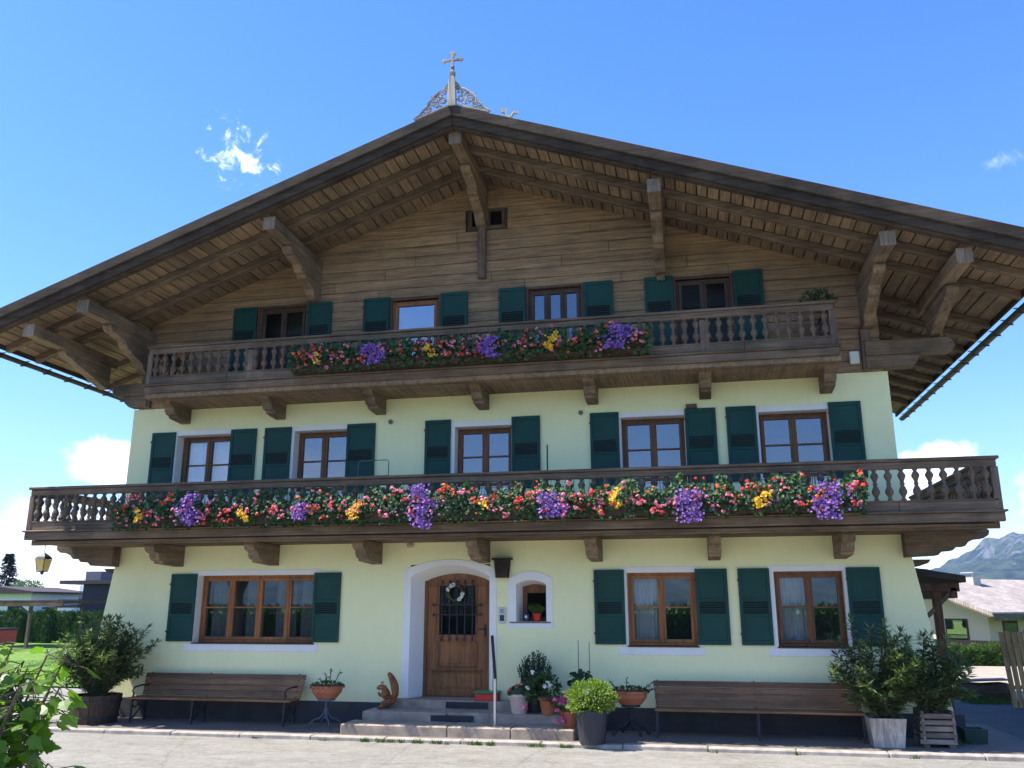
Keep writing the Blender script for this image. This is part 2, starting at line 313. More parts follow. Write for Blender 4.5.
# ------------------------------------------------------------------ hills
def hills():
    import mathutils
    nz_ = mathutils.noise
    def prof(a):   # azimuth degrees from +y towards +x
        g = lambda c, w: math.exp(-((a-c+180) % 360-180)**2/(2*w*w))
        return 34+108*g(18.6, 3.2)+40*g(25, 4.5)+150*g(42, 9)+46*g(8, 5)+240*g(75, 18)+120*g(150, 14)+75*g(176, 5)+60*g(188, 6)+130*g(215, 12)+200*g(250, 18)
    m = MB(); NA, NR = 1440, 44
    for j in range(NR):
        t = j/(NR-1); rr = 1500+1700*t
        for i in range(NA):
            a = i*360/NA; sh = smooth01(t/.72) if t < .72 else 1-.5*smooth01((t-.72)/.28)
            x, y = rr*math.sin(R(a)), rr*math.cos(R(a)); P = prof(a)
            n1 = nz_.ridged_multi_fractal(Vector((x, y, 0))/270, 1., 2.1, 6, 1., 2.)
            z = P*sh*(1+.34*(n1-1.25))+ (sh*10*nz_.noise(Vector((x, y, 3))/60))
            m.v.append((x, y, -6+z*1.08))
    m.f = [(j*NA+i, j*NA+(i+1) % NA, (j+1)*NA+(i+1) % NA, (j+1)*NA+i) for j in range(NR-1) for i in range(NA)]
    mt, nt, p, o = newmat('forest_and_rock')
    f = ramp(nt, nz(nt, .02, det=9, rough=.75), [(.38, (.006, .014, .009)), (.62, (.055, .075, .035))])
    rock = ramp(nt, nz(nt, .03, (1, 1, 2), 8, .7), [(.3, (.055, .058, .06)), (.7, (.16, .16, .16))])
    geo = nt.nodes.new('ShaderNodeTexCoord'); sx = nt.nodes.new('ShaderNodeSeparateXYZ'); nt.links.new(geo.outputs['Object'], sx.inputs[0])
    mr = nt.nodes.new('ShaderNodeMapRange'); nt.links.new(sx.outputs['Z'], mr.inputs['Value']); mr.inputs['From Min'].default_value = 60; mr.inputs['From Max'].default_value = 230; mr.inputs['To Min'].default_value = -.12; mr.inputs['To Max'].default_value = .14
    ad = nt.nodes.new('ShaderNodeMath'); nt.links.new(mr.outputs[0], ad.inputs[0]); nt.links.new(nz(nt, .016, (1, 1, .6), 9, .75, 1.2), ad.inputs[1])
    k_ = ramp(nt, ad.outputs[0], [(.50, (0, 0, 0)), (.57, (1, 1, 1))])
    mx = nt.nodes.new('ShaderNodeMix'); mx.data_type = 'RGBA'; nt.links.new(k_, mx.inputs[0]); nt.links.new(f, mx.inputs[6]); nt.links.new(rock, mx.inputs[7])
    nt.links.new(mx.outputs[2], p.inputs['Base Color']); p.inputs['Roughness'].default_value = 1; p.inputs['Specular IOR Level'].default_value = 0
    tag(m.build('hills', mt, smooth=True), kind='structure')
hills()
def haze():
    o = MB().box(-3700, 3700, -3700, 3700, -9, 620).build('haze', PLASTER); o.data.materials.clear()
    m = bpy.data.materials.new('air'); m.use_nodes = True; nt = m.node_tree; nt.nodes.clear(); out = nt.nodes.new('ShaderNodeOutputMaterial'); v = nt.nodes.new('ShaderNodeVolumePrincipled')
    v.inputs['Color'].default_value = (.42, .62, 1, 1); v.inputs['Density'].default_value = .00014; v.inputs['Anisotropy'].default_value = .0
    nt.links.new(v.outputs[0], out.inputs['Volume']); o.data.materials.append(m); tag(o, kind='stuff')
haze()
# ------------------------------------------------------------------ farmhouse
H = empty('farmhouse', (0, 0, 0), 'large alpine farmhouse with pale yellow walls, timber gable and two flowered balconies', 'house')
SL, AX, AZ = .362, .08, 10.0                          # roof slope, ridge x, underside height at ridge
def und(x): return AZ-SL*abs(x-AX)
GF = [(-5.36, -2.99, 1.31, 2.51), (2.61, 3.74, 1.31, 2.49), (5.0, 6.08, 1.31, 2.49)]
FF = [(-6.07, -4.90, 4.02, 5.20), (-3.60, -2.52, 4.02, 5.19), (-.43, .63, 4.02, 5.13), (2.60, 3.70, 4.02, 5.17), (4.95, 6.09, 4.02, 5.16)]
UF = [(-4.47, -3.49, 6.35, 7.70), (-1.70, -.78, 6.35, 7.66), (.97, 1.96, 6.35, 7.69), (3.68, 4.63, 6.35, 7.66)]
def walls():
    m = MB(); holes = [(a-.02, b+.02, c-.02, d+.02) for a, b, c, d in GF+FF]+[(-1.2, .25, -.3, 2.66), (.70, 1.24, 1.68, 2.38)]
    xs = sorted(set([-7.1, 7.1]+[h[0] for h in holes]+[h[1] for h in holes])); zs = sorted(set([-.3, .5, 1.2, 2.2, 3.0, 3.5, 5.77]+[h[2] for h in holes]+[h[3] for h in holes]))
    def fx(x, z): return x+(math.copysign(.17*(max(0, 3.-z)/1.)*.85, x) if abs(x) > 7 else 0)
    for i in range(len(xs)-1):
        for j in range(len(zs)-1):
            cx, cz = (xs[i]+xs[i+1])/2, (zs[j]+zs[j+1])/2
            if any(h[0] < cx < h[1] and h[2] < cz < h[3] for h in holes): continue
            m.add([(fx(xs[i], zs[j]), 0, zs[j]), (fx(xs[i+1], zs[j]), 0, zs[j]), (fx(xs[i+1], zs[j+1]), 0, zs[j+1]), (fx(xs[i], zs[j+1]), 0, zs[j+1])], [(0, 1, 2, 3)])
    for s in (-1, 1):
        z_ = [-.3, 3.0, 5.77]
        for a, b in zip(z_, z_[1:]): m.add([(fx(7.1*s, a), 0, a), (fx(7.1*s, b), 0, b), (fx(7.1*s, b), 6.6, b), (fx(7.1*s, a), 6.6, a)], [(0, 1, 2, 3)])
    m.add([(-7.5, 6.6, -.3), (7.5, 6.6, -.3), (7.1, 6.6, 5.77), (-7.1, 6.6, 5.77)], [(0, 1, 2, 3)]).add([(-7.1, 0, 5.77), (7.1, 0, 5.77), (7.1, 6.6, 5.77), (-7.1, 6.6, 5.77)], [(0, 1, 2, 3)])
    o = m.build('wall', PLASTER, H, rec=False)
    b = bmesh.new(); b.from_mesh(o.data); bmesh.ops.remove_doubles(b, verts=b.verts, dist=1e-4); b.to_mesh(o.data); b.free()
    # inner rooms so that windows look into dim interiors, not through the house
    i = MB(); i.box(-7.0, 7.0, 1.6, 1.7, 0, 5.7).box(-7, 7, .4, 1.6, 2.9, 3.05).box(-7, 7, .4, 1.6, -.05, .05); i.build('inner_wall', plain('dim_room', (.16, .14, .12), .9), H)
    MB().box(-7.62, -1.28, -.035, .05, -.1, .345).box(.36, 7.62, -.035, .05, -.1, .345).build('plinth', PLINTH, H, bev=.01)
walls()
def gable():
    m = MB(); z = 5.775; rows = []
    while z < 7.72: rows.append((z, z+.1945)); z += .1945
    z = rows[-1][1]
    for n, h in ((6, .2133), (2, .25), (3, .12)):
        for _ in range(n): rows.append((z, z+h)); z += h
    wins = UF+[(-.27, .56, 8.98, 9.52)]
    for z0, z1 in rows:
        def xe(zz): return min(6.95, (AZ+.05-zz)/SL)
        cuts = [(-xe(z0)+AX, xe(z0)+AX)]; zc = (z0+z1)/2
        for w in wins:
            if w[2]-.03 < zc < w[3]+.03:
                nc = []
                for a, b in cuts:
                    if w[0] > a and w[1] < b: nc += [(a, w[0]), (w[1], b)]
                    else: nc.append((a, b))
                cuts = nc
        for a, b in cuts:
            q = a
            while q < b-.01:
                e = min(b, q+rnd(1.8, 4.5))
                if b-e < .6: e = b
                t = rnd(0, .012); L_ = -xe(z1)+AX if (q == a and a < -xe(z0)+AX+.01) else q; R_ = xe(z1)+AX if (e == b and b > xe(z0)+AX-.01) else e
                m.add([(q, -.03-t, z0+.004), (e, -.03-t, z0+.004), (max(R_, L_), -.03-t, z1-.004), (L_, -.03-t, z1-.004), (q, .12, z0+.004), (e, .12, z0+.004), (max(R_, L_), .12, z1-.004), (L_, .12, z1-.004)],
                      [(0, 1, 2, 3), (4, 7, 6, 5), (0, 4, 5, 1), (2, 6, 7, 3), (1, 5, 6, 2), (0, 3, 7, 4)]); q = e+.004
    o = m.build('gable_wall', GABLE, H, bev=.008)
    b = MB(); b.box(-6.9, 6.9, .6, .7, 5.77, 7.35)
    b.prism([(-6.9, 7.3), (6.9, 7.3), (AX, AZ-.05)], 'y', .6, .7)
    for s in (-1, 1): b.box(*sorted((6.93*s, 7.0*s)), .0, 6.6, 5.77, und(6.95)+.05)
    b.prism([(-6.9, 5.77), (6.9, 5.77), (6.9, 7.3), (AX, AZ-.05), (-6.9, 7.3)], 'y', 6.5, 6.6)
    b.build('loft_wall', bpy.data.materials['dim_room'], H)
gable()
EAVE = 8.97; VY = -2.3; BY = 8.3
def roof():
    nl = math.sqrt(1+SL*SL)
    t = MB()
    for s in (-1, 1):
        xe = AX+s*(EAVE+.06); ze = und(xe)
        t.add([(AX, VY-.06, AZ+.14), (xe, VY-.06, ze+.14), (xe, BY, ze+.14), (AX, BY, AZ+.14), (AX, VY-.06, AZ+.25), (xe, VY-.06, ze+.25), (xe, BY, ze+.25), (AX, BY, AZ+.25)],
              [(0, 3, 2, 1), (4, 5, 6, 7), (0, 1, 5, 4), (1, 2, 6, 5), (2, 3, 7, 6), (3, 0, 4, 7)])
    rf = t.build('roof', SHING, H)
    b = MB()          # boards run front to back
    for s in (-1, 1):
        q = .0
        while q < EAVE-.02:
            w = rnd(.17, .22); e = min(EAVE, q+w); d = rnd(0, .006); a0, a1 = AX+s*(q+.011), AX+s*(e-.011); z0, z1 = und(a0), und(a1)
            b.add([(a0, VY+.02, z0+d), (a1, VY+.02, z1+d), (a1, BY, z1+d), (a0, BY, z0+d), (a0, VY+.02, z0+.03), (a1, VY+.02, z1+.03), (a1, BY, z1+.03), (a0, BY, z0+.03)],
                  [(0, 3, 2, 1), (4, 5, 6, 7), (0, 1, 5, 4), (1, 2, 6, 5), (2, 3, 7, 6), (3, 0, 4, 7)]); q = e
    b.build('soffit', SOFF, rf, rec=True)
    dk = MB()
    for s in (-1, 1):
        xe = AX+s*EAVE; ze = und(xe); dk.add([(AX, VY+.05, AZ+.045), (xe, VY+.05, ze+.045), (xe, BY, ze+.045), (AX, BY, AZ+.045), (AX, VY+.05, AZ+.13), (xe, VY+.05, ze+.13), (xe, BY, ze+.13), (AX, BY, AZ+.13)],
              [(0, 3, 2, 1), (4, 5, 6, 7), (0, 1, 5, 4), (1, 2, 6, 5), (2, 3, 7, 6), (3, 0, 4, 7)])
    dk.build('roof_deck', VERGE, rf)
    ys = [-1.52+.76*i for i in range(12) if i != 2]
    for y in ys:
        for s in (-1, 1):
            xe = AX+s*(EAVE-.03); za, zb = AZ-.003, und(xe)-.003
            r = MB(); r.add([(AX+s*.004, y-.06, za-.15), (xe, y-.06, zb-.13), (xe, y+.06, zb-.13), (AX+s*.004, y+.06, za-.15), (AX+s*.004, y-.06, za), (xe, y-.06, zb), (xe, y+.06, zb), (AX+s*.004, y+.06, za)],
                           [(0, 3, 2, 1), (4, 5, 6, 7), (0, 1, 5, 4), (1, 2, 6, 5), (2, 3, 7, 6), (3, 0, 4, 7)])
            r.build('rafter', OLDX, rf, bev=.012)
    for s in (-1, 1):       # verge board: a deep board with a narrower one in front of its top
        xe = AX+s*(EAVE+.05); ze = und(xe)
        v = MB()
        for (y0, y1, l, u) in ((VY-.02, VY+.03, -.07, .22), (VY-.075, VY-.021, .07, .265), (VY+.03, VY+.16, -.11, .0)):
            v.add([(AX+s*.003, y0, AZ+l), (xe, y0, ze+l), (xe, y1, ze+l), (AX+s*.003, y1, AZ+l), (AX+s*.003, y0, AZ+u), (xe, y0, ze+u), (xe, y1, ze+u), (AX+s*.003, y1, AZ+u)],
                  [(0, 3, 2, 1), (4, 5, 6, 7), (0, 1, 5, 4), (1, 2, 6, 5), (2, 3, 7, 6), (3, 0, 4, 7)])
        v.build('verge_board', VERGE, rf, bev=.01)
        MB().box(*sorted((xe-s*.06, xe-s*.02)), VY+.03, BY, ze-.06, ze+.14).build('eave_board', VERGE, rf)
        gx, gzz = xe+s*.095, ze-.10; g = MB(); prof = [(math.cos(R(a))*.075, math.sin(R(a))*.075) for a in range(180, 361, 30)]+[(math.cos(R(a))*.062, math.sin(R(a))*.062) for a in range(360, 179, -30)]
        g.prism([(gx+a, gzz+b_) for a, b_ in prof], 'y', VY-.05, BY); y = VY+.15
        while y < BY: g.box(gx-.06, gx+.06, y, y+.035, gzz-.085, gzz-.062).box(*sorted((xe-s*.03, gx)), y, y+.03, gzz+.0, gzz+.012); y += .62
        g.build('gutter', plain('dark_copper', (.05, .035, .03), .5, .2, 5, .1, .5), rf)
    # finial: cross on a post with scroll fretwork down both slopes
    fin = MB(); cx, fy, z0 = AX, VY-.05, AZ+.27
    fin.prism([(cx-.075, z0-.03), (cx+.075, z0-.03), (cx+.06, z0+.42), (cx+.035, z0+.55), (cx-.035, z0+.55), (cx-.06, z0+.42)], 'y', fy-.05, fy+.05)
    fin.lathe([(.03, .52), (.055, .58), (.06, .63), (.03, .68), (.04, .74), (.02, .78)], (cx, fy, z0), 8)
    cross = [(0, .74), (.028, .74), (.022, .87), (.13, .862), (.15, .835), (.20, .885), (.15, .935), (.13, .908), (.022, .90), (.028, .99), (.06, 1.0), (0, 1.07)]
    fin.prism([(cx+a, z0+b_) for a, b_ in cross]+[(cx-a, z0+b_) for a, b_ in reversed(cross[1:-1])], 'y', fy-.022, fy+.022)
    fo = fin.build('roof_cross', WHITEW, H, bev=.004)
    fr = MB()
    for s in (-1, 1):
        def P(u, w): return (cx+s*u, fy, z0-SL*u+w)
        fr.bar(P(.05, .025), P(.66, .03), .03, .03)
        def spiral(u, w, r0, turns, a0, sg=1):
            fr.tube([P(u+r0*(1-.75*i/14)*math.cos(a0+sg*turns*6.28*i/14), w+r0*(1-.75*i/14)*math.sin(a0+sg*turns*6.28*i/14)) for i in range(15)], .018, 5)
        spiral(.17, .16, .09, 1.3, -1.4); spiral(.20, .29, .065, 1.2, 2.6, -1); spiral(.33, .21, .085, 1.3, .4); spiral(.42, .11, .06, 1.2, 2.0); spiral(.10, .36, .045, 1.1, 0); spiral(.52, .08, .045, 1., 1.)
        fr.tube([P(.06, .46), P(.11, .42), P(.14, .36), P(.22, .37), P(.30, .33), P(.36, .29), P(.42, .25), P(.44, .18), P(.52, .14), P(.58, .08), P(.68, .05)], .02, 5)
        for u, w in ((.26, .09), (.28, .3), (.36, .33), (.12, .28), (.4, .2), (.46, .18)): fr.disc(P(u, w), (0, -1, .1), .03, 6)
        for u, w, q in ((.10, .30, 1.0), (.25, .18, 2.2), (.38, .12, .6), (.14, .1, 2.5), (.3, .11, .9)): fr.tube([P(u, w), P(u+.06*math.cos(q), w+.06*math.sin(q)), P(u+.1*math.cos(q+.6), w+.1*math.sin(q+.6))], .012, 5)
    fr.build('scrollwork', WHITEW, fo)
    wv = MB(); ox, oy, oz = -.45, 5.0, 14.5       # ornament on a mast further back on the ridge
    wv.tube([(ox, oy, AZ+.3), (ox, oy, oz+.12)], .03, 6).tube([(ox, oy, oz), (ox-.12, oy, oz+.22), (ox-.2, oy, oz+.26)], .035, 6).tube([(ox, oy, oz), (ox+.12, oy, oz+.2), (ox+.2, oy, oz+.17)], .035, 6)
    wv.disc((ox-.15, oy-.02, oz+.3), (0, -1, 0), .09, 7).disc((ox+.17, oy-.02, oz+.2), (0, -1, 0), .08, 7)
    wv.build('ridge_ornament', WHITEW, H)
roof()
def purlin(x, br=True, post=0):
    u = und(x); t = u-.155 if abs(x-AX) > .3 else u-.10
    m = MB().box(x-.105, x+.105, -2.1, .3, t-.22, t)
    m.v = [v for v in m.v]; o = m.build('purlin', OLDY, H, bev=.015)
    cap = MB().box(x-.11, x+.11, -2.125, -2.1, t-.23, t+.0); cap.build('end_board', ENDW, o)
    if br:
        b = t-.222
        pr = [(-1.42, b), (-1.44, b-.05), (-1.40, b-.12), (-1.32, b-.15), (-1.24, b-.145), (-1.20, b-.17), (-.96, b-.21), (-.93, b-.28), (-.86, b-.34), (-.78, b-.34), (-.74, b-.40), (-.40, b-.50), (-.34, b-.60), (-.25, b-.66), (.1, b-.68), (.1, b)]
        MB().prism(pr, 'x', x-.095, x+.095).build('bracket', OLDY, o, bev=.01)
    if post:
        MB().prism([(-.16, t-.7), (-.05, t-.7), (-.05, post), (-.13, post), (-.15, post+.08)], 'x', x-.075, x+.075).build('post', OLDZ, o, bev=.01)
purlin(AX, True, 7.97); purlin(-3.3); purlin(3.42, True, 7.65); purlin(-6.85); purlin(6.84); purlin(-7.92, False); purlin(7.86, False)
for s in (-1, 1):
    # eave purlin brackets and the cross beam that carries them at the corner of the wall
    x = 7.9*s; u = und(x)-.38
    MB().prism([(-1.25, u), (-1.27, u-.07), (-1.2, u-.13), (-1.1, u-.15), (0, u-.48), (.1, u-.48), (.1, u)], 'x', x-.09, x+.09).build('bracket', OLDY, H, bev=.01)
    ox = 0 if s > 0 else -.62
    pr = [(6.75, 6.02), (8.05+ox, 6.02), (8.13+ox, 6.06), (8.16+ox, 6.14), (8.12+ox, 6.22), (8.05+ox, 6.27), (6.75, 6.27)]
    MB().prism([(a*s, b) for a, b in pr], 'y', -.16, .1).build('outrigger_beam', OLDX, H, bev=.01)
    MB().prism([(6.75*s, 5.8), ((7.45+ox*.5)*s, 5.8), ((7.55+ox*.5)*s, 5.88), ((7.62+ox*.5)*s, 6.018), (6.75*s, 6.018)], 'y', -.14, .08).build('outrigger_bracket', OLDX, H, bev=.01)
    MB().box(*sorted((6.70*s, 6.86*s)), -.12, -.03, 5.775, und(6.84)-1.05).build('corner_post', OLDZ, H, bev=.01)
# ---- windows
def window(w, n, fm, rec, glass, mid=True, surround=True, curtain=None, tiltlast=0):
    x0, x1, z0, z1 = w; f = .055; m = MB(); y0, y1 = rec, rec+.07
    def ring(a, b, c, d, t, ya, yb): m.box(a, b, ya, yb, c, c+t).box(a, b, ya, yb, d-t, d).box(a, a+t, ya, yb, c+t, d-t).box(b-t, b, ya, yb, c+t, d-t)
    ring(x0, x1, z0, z1, .05, y0, y1); ww = (x1-x0-.08)/n; zm = z0+(z1-z0)*.52 if mid else None
    p = MB()
    for i in range(n):
        a, b = x0+.04+ww*i, x0+.04+ww*(i+1); ring(a+.004, b-.004, z0+.045, z1-.045, f, y0-.018, y1-.02)
        if mid: m.box(a+f, b-f, y0-.012, y1-.03, zm-.014, zm+.014)
        p.add([(a+.03, y0+.02, z0+.08), (b-.03, y0+.02, z0+.08), (b-.03, y0+.02, z1-.08), (a+.03, y0+.02, z1-.08)], [(0, 1, 2, 3)])
    for i in range(1, n): m.box(x0+.04+ww*i-.016, x0+.04+ww*i+.016, y0-.032, y0-.018, z0+.05, z1-.05)
    if n == 4: m.box((x0+x1)/2-.05, (x0+x1)/2+.05, y0-.028, y1+.002, z0+.05, z1-.05)
    o = m.build('window', fm, H, bev=.005); p.build('pane', glass, o, rec=False)
    if curtain:
        for (a, b, c, d, lo) in curtain:
            q = MB(); k = 40
            for i in range(k+1):
                x = a+(b-a)*i/k; y = y1+.07+.02*math.sin(i*1.3)+.012*math.sin(i*2.9); q.v += [(x, y, c), (x, y, d)]
            q.f = [(2*i, 2*i+2, 2*i+3, 2*i+1) for i in range(k)]; q.build('curtain', CURT if n == 4 else CURTL, o, rec=False, smooth=True)
    if surround:
        s = MB(); g = .02
        s.box(x0-g, x0, .012, rec+.1, z0-g, z1+g).box(x1, x1+g, .012, rec+.1, z0-g, z1+g).box(x0, x1, .012, rec+.1, z1, z1+g)
        s.box(x0-.09, x0, -.006, .012, z0, z1).box(x1, x1+.09, -.006, .012, z0, z1).box(x0-.10, x1+.10, -.0065, .012, z1, z1+.095)
        s.build('surround', WHITE, o, bev=.003)
        d = MB(); d.box(x0-.16, x1+.10, -.012, .01, z0-.145, z0-.02); d.build('sill_band', WHITE, o, bev=.004)
        MB().box(x0-g, x1+g, -.035, rec+.05, z0-.02, z0).build('sill', FRAMED if z0 < 2 else WHITE, o, bev=.005)
    return o
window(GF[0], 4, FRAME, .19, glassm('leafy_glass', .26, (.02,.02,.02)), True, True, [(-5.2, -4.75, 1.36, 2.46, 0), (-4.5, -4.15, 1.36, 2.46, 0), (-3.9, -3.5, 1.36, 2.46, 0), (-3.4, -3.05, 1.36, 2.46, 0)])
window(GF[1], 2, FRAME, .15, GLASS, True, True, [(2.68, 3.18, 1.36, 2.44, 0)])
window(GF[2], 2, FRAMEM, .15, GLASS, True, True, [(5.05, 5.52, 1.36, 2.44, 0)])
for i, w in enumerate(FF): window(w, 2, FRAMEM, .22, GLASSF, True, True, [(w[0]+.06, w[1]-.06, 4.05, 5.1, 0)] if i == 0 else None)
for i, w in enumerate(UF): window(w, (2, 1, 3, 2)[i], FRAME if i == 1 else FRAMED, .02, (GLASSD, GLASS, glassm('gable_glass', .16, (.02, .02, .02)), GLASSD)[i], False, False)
window((-.25, .54, 9.0, 9.50), 2, OLDX, .02, GLASSD, False, False)
for a, b, c, d in UF:
    t = MB(); t.box(a-.05, a, -.062, -.03, c, d+.05).box(b, b+.05, -.062, -.03, c, d+.05).box(a, b, -.062, -.03, d, d+.05)
    t.build('loft_window_casing', FRAMED, H, bev=.004)
def shutter(x0, x1, z0, z1, y=-.014, lv=.44, rot=0):
    m = MB(); t = .03; st = .055; zl, zh = z0+(z1-z0)*(lv-.075), z0+(z1-z0)*(lv+.085)
    a, b = y-t, y
    m.box(x0, x0+st, a, b, z0, z1).box(x1-st, x1, a, b, z0, z1).box(x0+st, x1-st, a, b, z0, z0+.07).box(x0+st, x1-st, a, b, z1-.07, z1).box(x0+st, x1-st, a, b, zl-.05, zl).box(x0+st, x1-st, a, b, zh, zh+.05)
    m.box(x0+st, x1-st, a+.010, b-.004, z0+.07, zl-.05).box(x0+st, x1-st, a+.010, b-.004, zh+.05, z1-.07)
    n = 5; h = (zh-zl)/n
    for i in range(n): m.add([(x0+st+.002, a-.012, zl+h*i+.002), (x1-st-.002, a-.012, zl+h*i+.002), (x1-st-.002, b-.008, zl+h*(i+.38)), (x0+st+.002, b-.008, zl+h*(i+.38)), (x0+st+.002, a-.012, zl+h*i+.012), (x1-st-.002, a-.012, zl+h*i+.012), (x1-st-.002, b-.008, zl+h*(i+.38)+.01), (x0+st+.002, b-.008, zl+h*(i+.38)+.01)],
                             [(0, 3, 2, 1), (4, 5, 6, 7), (0, 1, 5, 4), (1, 2, 6, 5), (2, 3, 7, 6), (3, 0, 4, 7)])
    o = m.build('shutter', GREEN, H, bev=.003); MB().box(x0+st, x1-st, b-.004, b-.001, zl, zh).build('louvre_shade', DARK, o)  # dark sheet behind the slats paints in the shade of the louvre gaps
    
    for z in (z1-.2, z0+.16): MB().box(x0-.015, x0+.06, a-.012, a, z, z+.03).build('hinge', DARK, o)
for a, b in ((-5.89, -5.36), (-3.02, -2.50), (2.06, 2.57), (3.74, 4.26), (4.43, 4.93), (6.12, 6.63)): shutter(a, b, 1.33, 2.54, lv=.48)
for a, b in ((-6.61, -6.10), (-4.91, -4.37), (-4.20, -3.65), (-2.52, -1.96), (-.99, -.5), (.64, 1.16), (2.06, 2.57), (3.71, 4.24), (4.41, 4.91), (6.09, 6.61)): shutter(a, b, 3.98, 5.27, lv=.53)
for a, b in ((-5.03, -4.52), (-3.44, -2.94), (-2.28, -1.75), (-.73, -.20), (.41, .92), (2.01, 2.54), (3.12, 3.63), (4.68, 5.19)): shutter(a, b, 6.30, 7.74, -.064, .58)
# ---- entrance
def entrance():
    def arch(x0, x1, zs, zt, n=14, z0=0.): return [(x0+(x1-x0)*i/n, zs+(zt-zs)*max(0., math.sin(math.pi*i/n))**.8) for i in range(n+1)]
    o_ = arch(-1.32, .365, 2.57, 2.745); i0 = arch(-1.19, .24, 2.45, 2.655); i1 = arch(-1.03, .16, 2.38, 2.52)
    m = MB(); n = len(o_)
    A = [(-1.32, .42)]+o_+[(.365, .42)]; B = [(-1.19, .42)]+i0+[(.24, .42)]; D = [(-1.03, .42)]+i1+[(.16, .42)]; n = len(A)
    m.add([(x, -.012, z) for x, z in A]+[(x, -.012, z) for x, z in B]+[(x, .36, z) for x, z in D]+[(x, .01, z) for x, z in A], [(i, i+1, n+i+1, n+i) for i in range(n-1)]+[(n+i, n+i+1, 2*n+i+1, 2*n+i) for i in range(n-1)]+[(i+1, i, 3*n+i, 3*n+i+1) for i in range(n-1)])
    m.build('door_surround', WHITE, H, rec=False)
    x0, x1 = -1.06, .19; d = MB(); lf = .42
    gx0, gx1, g0, g1 = -.76, -.10, 1.46, 2.30; top = arch(x0, x1, 2.42, 2.56)
    y0, y1 = .37, .43
    d.box(x0, gx0, y0, y1, lf, 2.3).box(gx1, x1, y0, y1, lf, 2.3).box(gx0, gx1, y0, y1, lf, g0).prism([(x0, 2.301), (x1, 2.301)]+list(reversed(top)), 'y', y0, y1)
    d.prism([(x0, lf), (x0+.08, lf)]+[(x0+.08, 2.36)]+[(x0, 2.42)], 'y', y0-.03, y0-.001).prism([(x1, lf), (x1-.08, lf), (x1-.08, 2.36), (x1, 2.42)], 'y', y0-.03, y0-.001)
    def moul(a, b, c, e, t=.035): d.box(a, b, y0-.016, y0-.001, c, c+t).box(a, b, y0-.016, y0-.001, e-t, e).box(a, a+t, y0-.016, y0-.001, c+t, e-t).box(b-t, b, y0-.016, y0-.001, c+t, e-t)
    moul(-.80, -.06, .90, 1.36); d.box(-.73, -.13, y0-.012, y0-.001, .97, 1.29)
    moul(-.88, .02, .56, .84, .03); moul(-.80, -.06, 1.42, 2.34, .04); d.box(-.96, .08, y0-.02, y0-.001, .43, .53); d.box(-.90, .04, y0-.03, y0-.001, .845, .875)
    o = d.build('front_door', DOORM, H, bev=.006)
    MB().add([(gx0, .40, g0), (gx1, .40, g0), (gx1, .40, g1), (gx0, .40, g1)], [(0, 1, 2, 3)]).build('pane', glassm('door_glass', .04, (.01, .01, .01)), o, rec=False)
    g = MB()
    for i in range(5): x = -.71+i*.14; g.box(x-.008, x+.008, .335, .35, 1.40, 2.36); g.disc((x, .345, 2.38), (0, -1, 0), .03, 8).disc((x, .345, 1.38), (0, -1, 0), .03, 8)
    for z in (1.80, 1.97): g.box(-.84, -.02, .33, .345, z-.009, z+.009); g.disc((-.86, .34, z), (0, -1, 0), .03, 8).disc((0, .34, z), (0, -1, 0), .03, 8)
    for i in range(8): x = -.76+i*.095; g.tube([(x, .335, 1.81), (x+.03, .335, 1.86), (x, .335, 1.91), (x+.03, .335, 1.96)], .008, 4)
    g.build('grille', DARK, o)
    h = MB(); h.box(.06, .10, .35, .368, 1.42, 1.64).tube([(.08, .35, 1.56), (.08, .30, 1.56), (-.03, .30, 1.555)], .011, 6); h.build('handle', DARK, o)
    # niche window
    q = arch(.57, 1.345, 2.40, 2.53); q1 = arch(.71, 1.235, 2.31, 2.385); A = [(.57, 1.585)]+q+[(1.345, 1.585)]; B = [(.71, 1.69)]+q1+[(1.235, 1.69)]; D = [(.76, 1.69)]+arch(.76, 1.235, 2.27, 2.32)+[(1.235, 1.69)]; n = len(A); m = MB()
    m.add([(x, -.014, z) for x, z in A]+[(x, -.014, z) for x, z in B]+[(x, .34, z) for x, z in D]+[(x, .01, z) for x, z in A], [(i, (i+1) % n, n+(i+1) % n, n+i) for i in range(n)]+[(n+i, n+(i+1) % n, 2*n+(i+1) % n, 2*n+i) for i in range(n)]+[((i+1) % n, i, 3*n+i, 3*n+(i+1) % n) for i in range(n)])
    no = m.build('niche_surround', WHITE, H, rec=False)
    MB().box(.60, 1.31, -.03, .0, 1.665, 1.688).build('sill', GREYW, no)
    w = MB(); w.box(.72, .84, .345, .39, 1.65, 2.4).box(1.18, 1.27, .345, .39, 1.65, 2.4).box(.84, 1.18, .345, .39, 2.17, 2.4).box(.84, 1.18, .345, .39, 1.65, 1.76); w.build('niche_window', FRAMEM, H, bev=.005)
    MB().add([(.75, .38, 1.7), (1.24, .38, 1.7), (1.24, .38, 2.3), (.75, .38, 2.3)], [(0, 1, 2, 3)]).build('niche_pane', GLASSD, H, rec=False)
    i = MB().box(.405, .53, -.035, -.001, 1.66, 1.92).build('intercom', plain('pale_metal', (.55, .57, .58), .4, .05), H, bev=.006)
    b = MB().box(.43, .505, -.039, -.036, 1.70, 1.80); 
    for j in range(4): b.box(.435, .50, -.038, -.036, 1.83+.02*j, 1.838+.02*j)
    b.build('speaker_slots', GREYP, i)
    for x, z in ((-1.67, 5.28), (1.9, 5.29)): MB().lathe([(.0, 0), (.035, 0), (.042, .02), (.042, .04), (.03, .05)], (0, 0, 0), 10).build('wall_vent', plain('vent_grey', (.16, .16, .14), .6), H, loc=(x, 0, z)).rotation_euler = (R(90), 0, 0)
